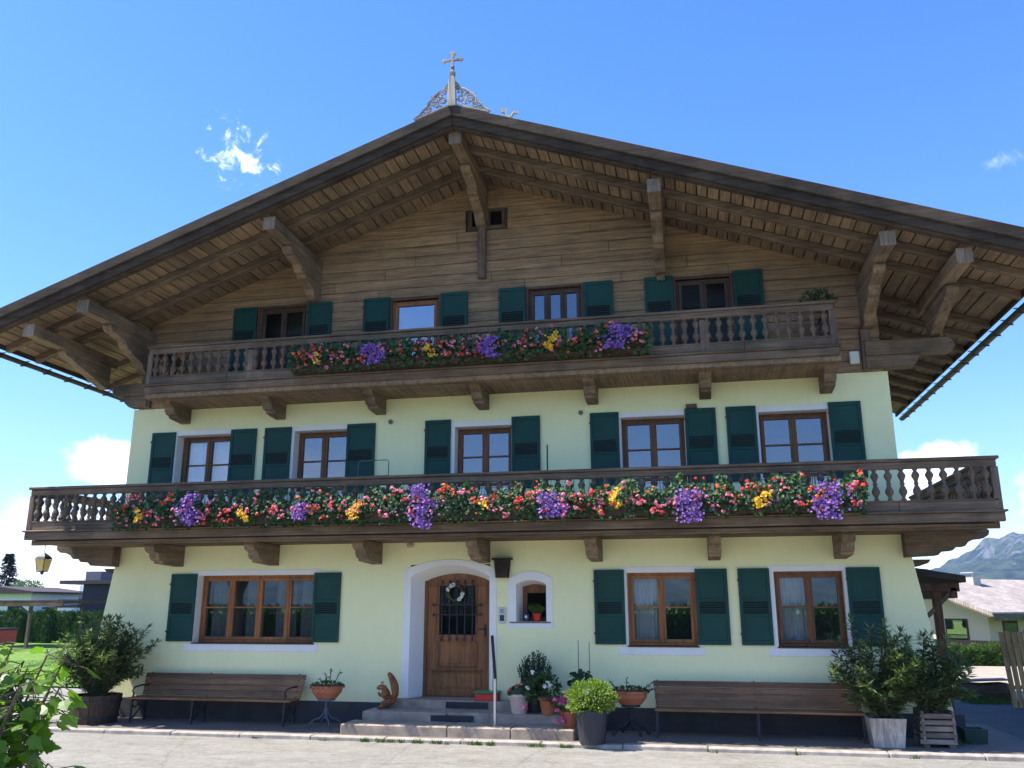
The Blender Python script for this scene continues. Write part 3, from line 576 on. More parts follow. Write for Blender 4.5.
    lb = MB().box(6.50, 6.66, -.12, -.045, 5.90, 6.12).build('wall_lamp', plain('lamp_white', (.7, .68, .6), .5), H, bev=.015)
    bl = MB().lathe([(.012, 0), (.05, .01), (.06, .05), (.045, .09), (.02, .12)], (-1.21, -.05, 2.955), 10).box(-1.24, -1.18, -.05, -.001, 3.0, 3.06).build('door_bell', PALEP, H, smooth=False)
    MB().box(3.74, 3.93, -.05, 0, 5.28, 5.35).build('shutter_stop', OLDX, H)
entrance()
# ---- balconies
def baluster_mesh(h):
    k = h/.42; pr = [(.036, 0), (.036, .02), (.022, .035), (.03, .06), (.058, .10), (.060, .13), (.036, .18), (.024, .20), (.034, .215), (.034, .23), (.024, .245), (.036, .28), (.058, .32), (.056, .345), (.028, .385), (.024, .395), (.038, .405), (.038, .42)]
    return MB().lathe([(r, z*k) for r, z in pr], (0, 0, 0), 10)
def balcony(y, x0, x1, ztop, zb, zdeck, sides, nb, ind):
    m = MB(); d = .0
    n = int((x1-x0)/.0001)
    q = y+.04
    while q < -.05: m.box(x0+.05, x1-.05, q, min(q+.146, -.002), zdeck, zdeck+.04+rnd(0, .004)); q += .15
    o = m.build('balcony', OLDX, H, bev=.004)
    f = MB(); zl = zb-.175
    f.box(x0-.06, x1+.06, y-.04, y+.06, zl-.155, zl-.02); f.box(x0-.10, x1+.10, y-.075, y+.08, zl-.02, zl+.012)
    f.box(x0-.02, x1+.02, y+.11, y+.16, zl-.245, zl-.03)
    f.build('front_beam', OLDX, o, bev=.012)
    r = MB(); r.box(x0-.07, x1+.07, y-.075, y+.075, ztop-.045, ztop).box(x0-.03, x1+.03, y-.045, y+.045, ztop-.15, ztop-.046); r.build('handrail', OLDX, o, bev=.01)
    b = MB(); q = x0
    while q < x1: e = min(x1, q+rnd(1.6, 2.2)); b.box(q+.003, e-.003, y-.025, y+.02, zl+.012, zb-.03); q = e
    b.box(x0, x1, y-.035, y+.03, zb-.03, zb); b.build('base_rail', OLDX, o, bev=.006)
    h = ztop-.15-zb; base = None; rest = MB(); bm_ = baluster_mesh(h)
    for i in range(nb):
        x = x0+.12+(x1-x0-.24)*i/(nb-1)
        if ind(x):
            if base is None: base = bm_.build('baluster', OLDZ, o, smooth=False); ob = base
            else: ob = base.copy(); C.objects.link(ob); ob.parent = o
            ob.location = (x, y, zb); ob.rotation_euler = (0, 0, rnd(0, 6))
        else: rest.add([(vx+x, vy+y, vz+zb) for vx, vy, vz in bm_.v], bm_.f)
    if rest.v: tag(rest.build('baluster_row', OLDZ, o), kind='stuff')
    for s, xx in ((-1, x0), (1, x1)):
        MB().box(xx-.05, xx+.05, y-.035, y+.05, zl+.012, ztop-.15).build('post', OLDZ, o, bev=.008)
        ye = sides; sr = MB(); sr.box(xx-.07, xx+.07, y+.076, ye, ztop-.045, ztop).box(xx-.045, xx+.045, y+.05, ye, ztop-.15, ztop-.046).box(xx-.03, xx+.03, y+.05, ye, zl+.012, zb); yy = y+.2
        while yy < ye: sr.add([(vx+xx, vy+yy, vz+zb) for vx, vy, vz in bm_.v], bm_.f); yy += .19
        sr.build('side_rail', OLDY, o)
    return o
lowb = balcony(-1.36, -7.98, 8.08, 4.055, 3.44, 3.05, 3.5, 84, lambda x: x < -6.2 or x > 5.6)
upb = balcony(-1.05, -6.10, 6.12, 6.71, 6.13, 5.80, -.06, 66, lambda x: True)
for s in (-1, 1):     # the gallery goes on round the corner
    MB().box(*sorted((7.12*s, 8.05*s)), -.0, 3.5, 3.05, 3.095).box(*sorted((7.97*s, 8.09*s)), -.02, 3.5, 3.03, 3.22).build('side_gallery', OLDY, lowb)
    pr = [(7.0, 3.095), (8.20, 3.095), (8.24, 3.07), (8.22, 3.0), (8.14, 2.95), (8.02, 2.94), (7.92, 2.90), (7.86, 2.83), (7.74, 2.83), (7.68, 2.77), (7.52, 2.76), (7.46, 2.70), (7.0, 2.68)]
    MB().prism([(a*s, b) for a, b in pr], 'y', -.30, -.06).build('corner_bracket', OLDX, lowb, bev=.01)
    pr = [(7.0, 2.66), (7.45, 2.66), (7.4, 2.60), (7.25, 2.55), (7.1, 2.54), (7.0, 2.54)]
    MB().prism([(a*s, b) for a, b in pr], 'y', .1, .3).build('corner_bracket', OLDX, lowb, bev=.01)
def brk(x, yl, zt, par):
    w = .10; pr = [(-.0, zt), (yl, zt), (yl-.02, zt-.06), (yl+.02, zt-.13), (yl+.08, zt-.16), (yl+.15, zt-.165), (yl+.16, zt-.23), (yl+.22, zt-.29), (yl+.30, zt-.295), (yl+.33, zt-.34), (0, zt-.37)]
    MB().prism(pr, 'x', x-w, x+w).build('bracket', OLDY, par, bev=.008)
for x in (-5.78, -3.84, -1.84, .15, 2.12, 4.07, 6.06): brk(x, -.98, 3.045, lowb)
for x in (-5.92, -3.9, -1.87, .12, 2.12, 4.08, 6.08): brk(x, -.76, 5.795, upb)
MB().box(-6.16, 6.2, -1.04, -.002, 5.72, 5.798).build('cross_joists', SOFF, upb)
for x in (-4.05, 4.1): MB().box(x-.07, x+.07, -1.08, -1.0, 5.95, 6.53).build('post', OLDZ, upb, bev=.008)
# ---- lean-to canopy on the right-hand side wall
pc = empty('porch_canopy', (8.0, 3.2, 0), 'dark timber lean-to canopy on posts at the right side of the farmhouse', 'canopy')
MB().add([(-.85, -.6, 2.62), (.62, -.6, 2.36), (.62, 3.5, 2.36), (-.85, 3.5, 2.62), (-.85, -.6, 2.74), (.62, -.6, 2.48), (.62, 3.5, 2.48), (-.85, 3.5, 2.74)], [(0, 3, 2, 1), (4, 5, 6, 7), (0, 1, 5, 4), (1, 2, 6, 5), (2, 3, 7, 6), (3, 0, 4, 7)]).build('canopy_roof', VERGE, pc)
MB().box(-.8, .55, -.4, -.28, 2.2, 2.36).box(.38, .5, -.4, 3.4, 2.08, 2.28).build('beam', wood('red_brown_beam', (.12, .05, .03), 'y', .3), pc, bev=.01)
for x, y in ((.15, -.3), (.42, 3.2), (-.25, 1.2)): MB().box(x-.07, x+.07, y-.07, y+.07, -.05, 2.25).build('post', wood('red_brown_post', (.13, .055, .03), 'z', .3), pc, bev=.01)
MB().bar((-.05, -.33, 1.75), (.42, -.33, 2.2), .07, .07).build('brace', OLDX, pc)
# ------------------------------------------------------------------ steps, handrail
st = empty('stone_steps', (0, 0, 0), 'three worn stone steps rising to the wooden front door', 'steps')
s = MB(); x = -1.86
for w in (1.75, 1.0, .97): s.box(x, x+w-.01, -1.32, -.745, -.06, .15); x += w
s.build('bottom_step', STONE, st, bev=.015)
MB().box(-1.72, -.30, -.75, -.22, -.05, .285).box(-.30, .42, -.70, -.22, -.05, .283).box(.42, 1.62, -.75, -.01, -.05, .285).build('middle_step', STONE, st, bev=.015)
MB().box(-1.46, .72, -.22, .40, 0, .42).build('top_step', STONE, st, bev=.015)
gm = MB().box(-.55, .15, -.755, -.71, .155, .245); gm.build('grate', DARK, st)
MB().box(-.45, .27, -.235, -.215, .30, .40).build('grate', DARK, st)
hr = empty('handrail', (.57, -1.01, .15), 'steel handrail with dark grip beside the front steps', 'handrail')
MB().tube([(0, 0, 0), (0, 0, .72)], .025, 8).lathe([(.045, 0), (.045, .012)], (0, 0, 0), 10).build('post', STEEL, hr)
MB().tube([(-.25, .86, .27), (-.25, .86, 1.29)], .02, 8).build('post', STEEL, hr)
MB().tube([(.01, -.03, .70), (-.25, .88, 1.30)], .026, 8).build('grip', GREYP, hr)
# ------------------------------------------------------------------ plants
def geranium_head(m, p, r):
    for _ in range(9):
        d = rdir(-.3, 1); m.disc(Vector(p)+d*r*.8, d+Vector((0, -.3, 0)), r*.5, 5)
def flower_box(name, loc, L, spec, label, group, seed, h=.40, hang=.0):
    random.seed(seed); o = empty(name, loc, label, 'flower box', group)
    t = MB(); t.box(-L/2, L/2, -.09, .07, 0, .016).box(-L/2, L/2, -.1, -.085, 0, .16).box(-L/2, L/2, .065, .08, 0, .16).box(-L/2, -L/2+.015, -.085, .065, .016, .16).box(L/2-.015, L/2, -.085, .065, .016, .16)
    t.build('trough', TUBW, o); MB().box(-L/2+.02, L/2-.02, -.08, .06, .10, .14).build('soil', SOIL, o)
    f = MB(); ph = [rnd(0, 6.28) for _ in range(3)]
    def hh(x): return h*(.74+.16*math.sin(x*7+ph[0])+.12*math.sin(x*15+ph[1])+.06*math.sin(x*31+ph[2]))
    for _ in range(680):
        x = rnd(-L/2-.05, L/2+.05); z = rnd(0, 1)**.75*hh(x)+.06 if random.random() < .85 else rnd(-.05, .1); y = -.02-rnd(0, .23)*(1-.5*abs(z/h-.5)); n = Vector((rnd(-.6, .6), -1, rnd(-.1, .9)))
        f.disc((x, y, z), n, rnd(.016, .040), 6, .25)
    for _ in range(60):
        x = rnd(-L/2, L/2); f.tube([(x, -.02, .12), (x+rnd(-.05, .05), -.1-rnd(0, .1), .12+rnd(.1, h))], .004, 3)
    f.build('foliage', GER, o, rec=False)
    heads = {'red_blossoms': (RED, MB()), 'pink_blossoms': (PINK, MB()), 'orange_blossoms': (ORG, MB())}
    for k, (mt, m) in heads.items():
        for _ in range({'red_blossoms': 8, 'pink_blossoms': 10, 'orange_blossoms': 2}[k]):
            cx, cz = rnd(-L/2, L/2), rnd(.05, 1)
            for _ in range(random.choice((1, 2, 2, 4))):
                x = cx+random.gauss(0, .06); geranium_head(m, (x, -.2-rnd(0, .1), max(.0, cz*hh(x)+random.gauss(0, .05)+.03)), rnd(.018, .044))
        m.build(k, mt, o, rec=False)
    for kind, cx, w, zlo, zhi, n in spec:
        m = MB()
        for _ in range(int(n*1.5)):
            z = rnd(zlo, zhi); q = w*(.55+.45*math.sin(math.pi*max(0, min(1, (z-zlo)/(zhi-zlo+1e-6)))))
            x = cx+random.gauss(0, .42)*q+(.05*math.sin(z*14+seed)); y = -.25-rnd(0, .09)
            m.disc((x, y, z), Vector((rnd(-.8, .8), -1, rnd(-.3, .8))), rnd(.017, .028), 5, .2)
        m.build({'p': 'purple_blossoms', 'y': 'yellow_blossoms', 'v': 'violet_blossoms'}[kind], {'p': PURP, 'y': YEL, 'v': MAG}[kind], o, rec=False)
    return o
lowx = [-5.60+i*1.028 for i in range(12)]
lowspec = [('y', 'flower box with a small yellow patch at the left end of the lower balcony', [('y', .05, .11, .05, .26, 26)]),
 ('p', 'flower box with a tall purple clump near the left end of the lower balcony', [('p', .0, .26, -.02, .50, 150)]),
 ('y', 'flower box with a small yellow clump under the leftmost window pair of the first floor', [('y', -.02, .13, .02, .24, 30)]),
 ('p', 'flower box with a low purple clump among pink blooms, fourth from left, lower balcony', [('p', -.02, .19, .02, .3, 80)]),
 ('y', 'flower box with a yellow clump, left of the big hanging purple bunch', [('y', -.1, .15, .02, .26, 40)]),
 ('p', 'flower box with the largest purple bunch hanging over the beam left of the front door', [('p', -.02, .26, -.16, .55, 190)]),
 ('y', 'flower box with only few orange yellow blooms, above the front door', [('y', -.05, .08, .12, .28, 10)]),
 ('p', 'flower box with a lilac purple clump right of the thin rod on the balcony', [('p', 0, .28, -.02, .36, 110), ('v', .2, .1, -.03, .3, 14)]),
 ('y', 'flower box with a tall yellow spray of blooms, sunlit on the lower balcony', [('y', 0, .10, .1, .40, 42)]),
 ('p', 'flower box with a broad lilac bunch drooping over the beam, sunlit, under the fourth window', [('p', .05, .30, -.14, .34, 150)]),
 ('y', 'flower box with orange and yellow blooms under the rightmost first floor window', [('y', .1, .17, .06, .28, 44)]),
 ('p', 'flower box with a wide purple bunch at the right end of the lower flower row', [('p', -.02, .32, -.14, .40, 170)])]
for i, (x, (k_, lb, sp)) in enumerate(zip(lowx, lowspec)): flower_box('flower_box', (x, -1.49, 3.29), 1.01, sp, lb, 'flower boxes hung along the lower balcony', 100+i, .53)
upx = [-2.60+i*1.055 for i in range(6)]
upspec = [('flower box with a few yellow blooms at the left end of the upper balcony row', [('y', 0, .08, .06, .26, 16)]),
 ('flower box with a broad purple clump, leftmost of the purple ones on the upper balcony', [('p', .0, .28, .0, .36, 120)]),
 ('flower box with a yellow clump under the bright framed gable window', [('y', 0, .12, .05, .30, 26)]),
 ('flower box with a purple clump in the middle of the upper balcony row', [('p', -.02, .26, .0, .36, 120)]),
 ('flower box with the brightest yellow clump on the upper balcony', [('y', 0, .14, .06, .36, 44)]),
 ('flower box with a purple clump at the right end of the upper balcony row', [('p', .05, .30, .02, .42, 130)])]
for i, (x, (lb, sp)) in enumerate(zip(upx, upspec)): flower_box('flower_box', (x, -1.17, 6.0), 1.03, sp, lb, 'flower boxes hung along the upper balcony', 200+i, .46)
def bushlet(name, loc, label, mt, r, n, pot=None, group=None):
    random.seed(hash(label) % 999 if False else len(label)*7); o = empty(name, loc, label, 'plant', group); f = MB()
    for _ in range(n):
        d = rdir(-.4, 1); k_ = random.random()**.5; p = Vector((d.x*r[0]*k_, d.y*r[1]*k_, r[2]*.7+d.z*r[2]*k_)); f.leaf(p, d+rdir()*.6, rdir(), .09, .03)
    f.build('foliage', mt, o, rec=False); MB().lathe([(.10, -.02), (.13, .12), (.13, .14), (.1, .14)], (0, 0, 0), 10).build('pot', TERRA, o)
bushlet('potted_plant', (6.0, -.62, 6.72), 'dark green bushy plant at the right end of the upper balcony', DKL, (.27, .2, .2), 260)
bushlet('potted_plant', (-5.75, -.6, 6.62), 'small dark green plant at the left end of the upper balcony', DKL, (.2, .16, .13), 140)
def oleander(name, loc, label, spread, h, nst, seed, tub, bias=(0, 0), bright=OLE):
    random.seed(seed); o = empty(name, loc, label, 'potted shrub', 'oleanders in tubs'); st_ = MB(); f = MB(); z0 = tub
    for i in range(nst):
        d_ = rdir(-.75, 1); q = rnd(.5, 1.05); zc = z0+(h-z0)*.47; e = Vector((d_.x*spread[0]*q+bias[0], d_.y*spread[1]*q+bias[1], zc+d_.z*(h-z0)*.53*q))
        b = Vector((rnd(-.15, .15), rnd(-.12, .12), z0-.05)); c = b.lerp(e, .42)+Vector((0, 0, .22)); P = [b+(c-b)*t*2*(1-t)+(e-b)*t*t for t in [k_/9 for k_ in range(10)]]
        P = [b*(1-t)**2+c*2*t*(1-t)+e*t*t for t in [k_/9 for k_ in range(10)]]
        st_.tube(P, .009, 4, .004)
        for k_ in range(2, 10):
            d = (P[k_]-P[k_-1]).normalized()
            for sub in (0, .33, .66):
                p = P[k_-1].lerp(P[k_], sub)
                for _ in range(6 if k_ > 5 else 3):
                    s_ = rdir(-.6, .5); dd = (d*.25+s_+Vector((p.x, p.y, 0))*.5).normalized(); f.leaf(p, dd, (rnd(-.4, .4), rnd(-.4, .4), 1), rnd(.10, .18), rnd(.026, .040), .15)
        for _ in range(7): s_ = rdir(-.1, .8); f.leaf(P[-1], d*.6+s_*.9, (rnd(-.4, .4), rnd(-.4, .4), 1), rnd(.10, .17), .032, .15)
    st_.build('stems', BARK, o, rec=False); f.build('foliage', bright, o, rec=False); return o
o = oleander('potted_oleander', (-6.65, -.78, 0), 'bushy oleander in a round dark wooden tub left of the left bench', (.98, .62), 1.86, 88, 11, .44, (.02, 0))
t = MB()
for i in range(16):
    a0, a1 = i*6.2832/16+.01, (i+1)*6.2832/16-.01
    t.add([(.38*math.cos(a0), .38*math.sin(a0), 0), (.38*math.cos(a1), .38*math.sin(a1), 0), (.43*math.cos(a1), .43*math.sin(a1), .46), (.43*math.cos(a0), .43*math.sin(a0), .46), (.33*math.cos(a0), .33*math.sin(a0), 0), (.33*math.cos(a1), .33*math.sin(a1), 0), (.39*math.cos(a1), .39*math.sin(a1), .46), (.39*math.cos(a0), .39*math.sin(a0), .46)], [(0, 1, 2, 3), (5, 4, 7, 6), (3, 2, 6, 7), (0, 4, 5, 1), (1, 5, 6, 2), (0, 3, 7, 4)])
tb = t.build('tub', TUBW, o); h_ = MB()
for z, r in ((.10, .402), (.36, .43)): h_.lathe([(r-.02, z-.02), (r, z-.02), (r+.003, z+.02), (r-.02, z+.02)], (0, 0, 0), 24, cap=False)
h_.build('hoop', DARK, tb); MB().lathe([(.38, .40), (.02, .42)], (0, 0, 0), 16).build('soil', SOIL, o)
o = oleander('potted_oleander', (6.31, -.90, 0), 'taller oleander in a tapered whitewashed tub at the right bench', (.86, .66), 1.80, 60, 13, .38, (-.03, -.12))
def taper(r0, r1, h, t=.03):
    m = MB()
    a, b = r0, r1
    for ang in range(4):
        c_, s_ = [(1, 0), (0, 1), (-1, 0), (0, -1)][ang]
        pts = []
        for r, z in ((a, 0), (b, h)):
            for u in (-1, 1):
                for off in (0, -t): pts.append(((r+off)*c_-(r*u*.999)*s_, (r+off)*s_+(r*u*.999)*c_, z))
        m.add(pts, [(0, 2, 6, 4), (1, 5, 7, 3), (4, 6, 7, 5), (0, 1, 3, 2), (0, 4, 5, 1), (2, 3, 7, 6)])
    return m
taper(.20, .25, .39).build('tub', WHITEW, o); MB().box(-.215, .215, -.215, .215, .30, .34).build('soil', SOIL, o)
o = oleander('potted_oleander', (7.0, -.80, 0), 'oleander in a square slatted crate at the right corner', (.62, .44), 1.55, 52, 17, .46, (.06, 0))
c = MB()
for i in range(5):
    z = .05+.09*i
    for s_ in (-1, 1): c.box(-.31+.01*i, .27+.01*(i % 2), s_*.24-.02, s_*.24+.02, z, z+.07); c.box(s_*.24-.02, s_*.24+.02, -.29, .29, z+.045, z+.11)
c.box(-.25, -.15, -.2, .2, 0, .05).box(.15, .25, -.2, .2, 0, .05); c.v = [(x*.84, y*.84, z*.95) for x, y, z in c.v]; c.build('crate', GREYW, o, bev=.006); MB().box(-.18, .18, -.18, .18, .34, .40).build('soil', SOIL, o)
def potobj(loc, r0, r1, h, mt, par, rim=.02, seg=20):
    m = MB(); m.lathe([(.001, 0), (r0, 0), (r1, h*.86), (r1+rim, h*.86), (r1+rim, h), (r1-.005, h), (r1-.02, h*.88), (.001, h*.88)], (0, 0, 0), seg, cap=False); p = m.build('pot', mt, par, smooth=False, bev=.003); return p
def ball(m, c, r, n, l, w, jit=.16, up_=0.):
    for _ in range(n):
        d = rdir(-.8, 1); k_ = rnd(.72, 1.0)+random.gauss(0, jit*.3)+.09*math.sin(d.x*6+1.3)*math.sin(d.y*5+d.z*7)-.05*math.sin(d.z*9+d.x*4); p = Vector(c)+Vector((d.x*r[0], d.y*r[1], d.z*r[2]))*k_
        m.leaf(p, d+rdir()*.7+Vector((0, 0, up_)), rdir(), l*rnd(.7, 1.2), w)
o = empty('potted_boxwood', (2.15, -1.555, .012), 'clipped lime green boxwood ball in a dark grey tapered pot on the kerb', 'potted plant')
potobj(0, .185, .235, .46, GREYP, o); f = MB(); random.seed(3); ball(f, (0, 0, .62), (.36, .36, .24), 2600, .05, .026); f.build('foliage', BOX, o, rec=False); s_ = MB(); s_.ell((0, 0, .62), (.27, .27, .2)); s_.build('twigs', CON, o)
o = empty('potted_conifer', (1.09, -.33, .285), 'dark round dwarf conifer with upright sprays behind the pale clay pot', 'potted plant')
potobj(0, .15, .20, .3, GREYP, o); f = MB(); random.seed(4)
for _ in range(150):
    a = rnd(0, 6.28); q = math.sqrt(random.random())*.29; b = Vector((math.cos(a)*q*.6, math.sin(a)*q*.6, .25)); e = Vector((math.cos(a)*q, math.sin(a)*q, .90-q*q*3.2+rnd(-.06, .04)))
    for k_ in range(16): t_ = k_/15; p = b.lerp(e, t_); f.leaf(p, (e-b).normalized()+rdir()*.6, rdir(), .05, .02)
f.build('foliage', CON, o, rec=False)
o = empty('potted_geranium', (.88, -.62, .285), 'pale clay pot with small red geranium on the middle step', 'potted plant')
potobj(0, .12, .155, .30, PALEP, o); f = MB(); random.seed(5)
for _ in range(110): d = rdir(0, 1); f.disc(Vector((d.x*.19, d.y*.17, .30+d.z*.13)), d, rnd(.025, .045), 6, .2)
f.build('foliage', DKL, o, rec=False); m = MB(); [geranium_head(m, p, .04) for p in ((.0, -.1, .43), (.05, -.05, .45), (-.12, -.1, .36))]; m.build('blossoms', RED, o, rec=False)
o = empty('potted_rose', (1.36, -.66, .285), 'terracotta pot with white and pale pink roses beside the pale clay pot', 'potted plant')
potobj(0, .105, .145, .26, TERRA, o); f = MB(); random.seed(6); ball(f, (-.08, -.05, .38), (.28, .22, .24), 420, .07, .04); f.build('foliage', GER, o, rec=False)
m = MB(); [geranium_head(m, p, .045) for p in ((-.3, -.2, .40), (-.22, -.2, .64), (.02, -.2, .48), (.06, -.18, .45), (-.02, -.22, .43))]; m.build('white_blossoms', WHT, o, rec=False)
m = MB(); [geranium_head(m, p, .06) for p in ((-.33, -.25, .10), (-.36, -.22, .13))]; m.build('pink_blossoms', PINK, o, rec=False)
o = empty('potted_petunia', (1.74, -1.02, .15), 'small terracotta pot with bright pink blooms next to the boxwood pot', 'potted plant')
potobj(0, .09, .125, .24, TERRA, o); f = MB(); random.seed(8); ball(f, (-.02, 0, .32), (.2, .16, .16), 240, .06, .035); f.build('foliage', HEDG, o, rec=False)
m = MB(); [geranium_head(m, (-.12+rnd(-.13, .16), -.14+rnd(-.05, .05), rnd(.08, .48)), .045) for _ in range(15)]; m.build('blossoms', MAG, o, rec=False)
o = empty('potted_pelargonium', (1.93, -.45, 0), 'dark plant with large round leaves and two thin stakes by the wall behind the boxwood', 'potted plant')
potobj(0, .15, .19, .34, TERRA, o); f = MB(); random.seed(9)
for _ in range(70): d = rdir(-.2, 1); k_ = rnd(.35, 1.1); f.disc(Vector((d.x*.26*k_-.05, d.y*.18*k_, .62+d.z*.34*k_)), rdir()+Vector((0, -.7, .6)), rnd(.03, .06), 7, .25)
f.build('foliage', DKL, o, rec=False); MB().tube([(-.12, .1, .3), (-.12, .12, 1.4)], .006, 5).tube([(.06, .1, .3), (.06, .12, 1.38)], .006, 5).build('stake', OLDZ, o)
def bowl(loc, label, seed, tall):
    random.seed(seed); o = empty('planted_bowl', loc, label, 'planter', 'terracotta bowls on iron stands')
    MB().lathe([(.001, 0), (.17, 0), (.255, .10), (.27, .16), (.285, .165), (.285, .20), (.255, .20), (.24, .16), (.001, .15)], (0, 0, 0), 24, .8, cap=False).build('bowl', TERRA, o, smooth=False)
    f = MB()
    for _ in range(200): d = rdir(0, 1); f.leaf(Vector((d.x*.26, d.y*.2, .18+d.z*.06)), d+rdir()*.6, rdir(), .06, .022)
    for (x, h, l) in tall:
        P = [Vector((x, 0, .18)), Vector((x+l*.4, -.02, .18+h*.5)), Vector((x+l, -.03, .18+h))]; f.tube(P, .007, 4)
        for k_ in range(14): t_ = k_/13; p = P[0].lerp(P[2], t_); f.leaf(p, rdir()+Vector((0, 0, .5)), rdir(), .05, .022)
    f.build('plants', GER if seed == 21 else DKL, o, rec=False); return o
bowl((-2.43, -.58, .455), 'terracotta bowl with upright succulent stems on the iron stand left of the steps', 21, ((.05, .30, .02), (.0, .22, -.03), (.12, .25, .12), (-.08, .14, -.05)))
bowl((2.65, -.56, .455), 'terracotta bowl with low dark straggly plants on the iron stand by the right bench', 22, ((-.2, .17, -.12), (.18, .14, .16), (.22, .05, .15), (-.05, .2, 0), (-.24, .06, -.1)))
def ironstand(loc, label, mt, seed):
    o = empty('iron_stand', loc, label, 'plant stand', 'iron stands under terracotta bowls')
    MB().lathe([(.001, .42), (.15, .42), (.15, .45), (.001, .45)], (0, 0, 0), 16, cap=False).build('plate', mt, o); MB().lathe([(.03, .14), (.018, .18), (.03, .24), (.018, .3), (.03, .42)], (0, 0, 0), 10).build('column', mt, o)
    for i in range(4):
        a = R(30+90*i); c_, s_ = math.cos(a), math.sin(a); P = [(.02, .28), (.05, .20), (.12, .13), (.2, .12), (.26, .07), (.28, .02), (.32, .015), (.33, .05), (.30, .06)]
        MB().tube([(r*c_, r*s_*.7, z) for r, z in P], .014, 6).build('leg', mt, o)
    return o
IRON2 = plain('grey_iron', (.10, .11, .13), .5, .3, 8, .2)
ironstand((-2.43, -.58, 0), 'grey iron plant stand left of the steps', IRON2, 0); ironstand((2.65, -.56, 0), 'black scrolled iron plant stand between boxwood and right bench', DARK, 1)
# ------------------------------------------------------------------ benches
def bench(loc, L, label, legs, arm, yb):
    o = empty('wall_bench', loc, label, 'bench', 'slatted benches along the house wall')
    s_ = MB()
    for i in range(4): y = -.36+i*.105; s_.box(-L/2, L/2, y, y+.101, .385, .418)
    s_.build('seat', BENCHM, o, bev=.006); b = MB()
    for i in range(4):
        z = .425+i*.093; y = .07+.03*i; b.add([(-L/2-.01*i, y, z), (L/2+.01*i, y, z), (L/2+.01*i, y+.028, z+.086), (-L/2-.01*i, y+.028, z+.086), (-L/2-.01*i, y+.024, z), (L/2+.01*i, y+.024, z), (L/2+.01*i, y+.052, z+.086), (-L/2-.01*i, y+.052, z+.086)],
          [(0, 1, 2, 3), (4, 7, 6, 5), (0, 4, 5, 1), (3, 2, 6, 7), (1, 5, 6, 2), (0, 3, 7, 4)])
    b.build('backrest', BENCHM, o, bev=.006)
    for x in legs:
        g = MB(); g.bar((x, -.33, 0), (x, -.31, .383), .03, .03, (1, 0, 0)).bar((x, .08, 0), (x, .10, .383), .03, .03, (1, 0, 0)).bar((x, -.33, .37), (x, .1, .37), .03, .025).bar((x, .10, .38), (x, .215, .80), .025, .02, (1, 0, 0))
        if arm: g.tube([(x, -.32, .30), (x, -.22, .24), (x, -.12, .30), (x, -.06, .24), (x, -.12, .18), (x, -.2, .12), (x, -.3, .06)], .014, 5).tube([(x, .1, .3), (x, .02, .22), (x, .08, .12), (x, .12, .05)], .014, 5)
        g.build('leg', DARK, o)
    if arm:
        for x in legs[::2]: MB().tube([(x, .12, .60), (x, -.1, .60), (x, -.28, .58), (x, -.33, .52), (x, -.28, .48), (x, -.31, .40)], .016, 6).build('armrest', DARK, o)
bench((-4.55, -.38, 0), 3.05, 'left bench of brown slats with cast iron armrests under the wide window', (-1.45, -.28, 1.42), True, 0)
bench((4.56, -.46, 0), 3.06, 'right bench of brown slats without armrests, between iron stand and whitewashed tub', (-1.5, 0, 1.48), False, 0)
# ------------------------------------------------------------------ small things at the door
def wreath():
    random.seed(31); o = empty('door_wreath', (-.46, .32, 2.18), 'twig wreath with white flowers hung on the front door', 'wreath'); m = MB()
    for k_ in range(5): m.tube([(.13*math.cos(a)*(1+.08*math.sin(3*a+k_)), -.02+.02*math.cos(5*a+k_), .13*math.sin(a)*(1+.08*math.cos(4*a+k_*2))) for a in [i*6.2832/20 for i in range(21)]], .012, 4)
    m.build('ring', wood('willow_twigs', (.16, .11, .06), 'x', .5), o); f = MB()
    for _ in range(70): a = rnd(0, 6.28); f.leaf((.14*math.cos(a), -.03, .14*math.sin(a)), rdir(), rdir(), .07, .03)
    f.build('leaves', GER, o, rec=False); w = MB()
    for a in (2.2, 1.7, 2.7, -.1, -.5, -.9, 2.0): p = (.14*math.cos(a), -.05, .14*math.sin(a)); [w.disc(Vector(p)+rdir()*.01, (rnd(-.4, .4), -1, rnd(-.3, .4)), .034, 7, .3) for _ in range(3)]
    w.build('white_flowers', WHT, o, rec=False)
wreath()
o = empty('toy_crate', (.24, -.12, .42), 'red plastic box with a green lid beside the front door', 'box')
MB().box(-.2, .2, -.1, .1, 0, .12).build('box', plain('red_plastic', (.55, .03, .025), .4, .1), o, bev=.012); MB().box(-.215, .215, -.115, .115, .121, .155).build('lid', plain('green_plastic', (.02, .25, .09), .4, .1), o, bev=.01)
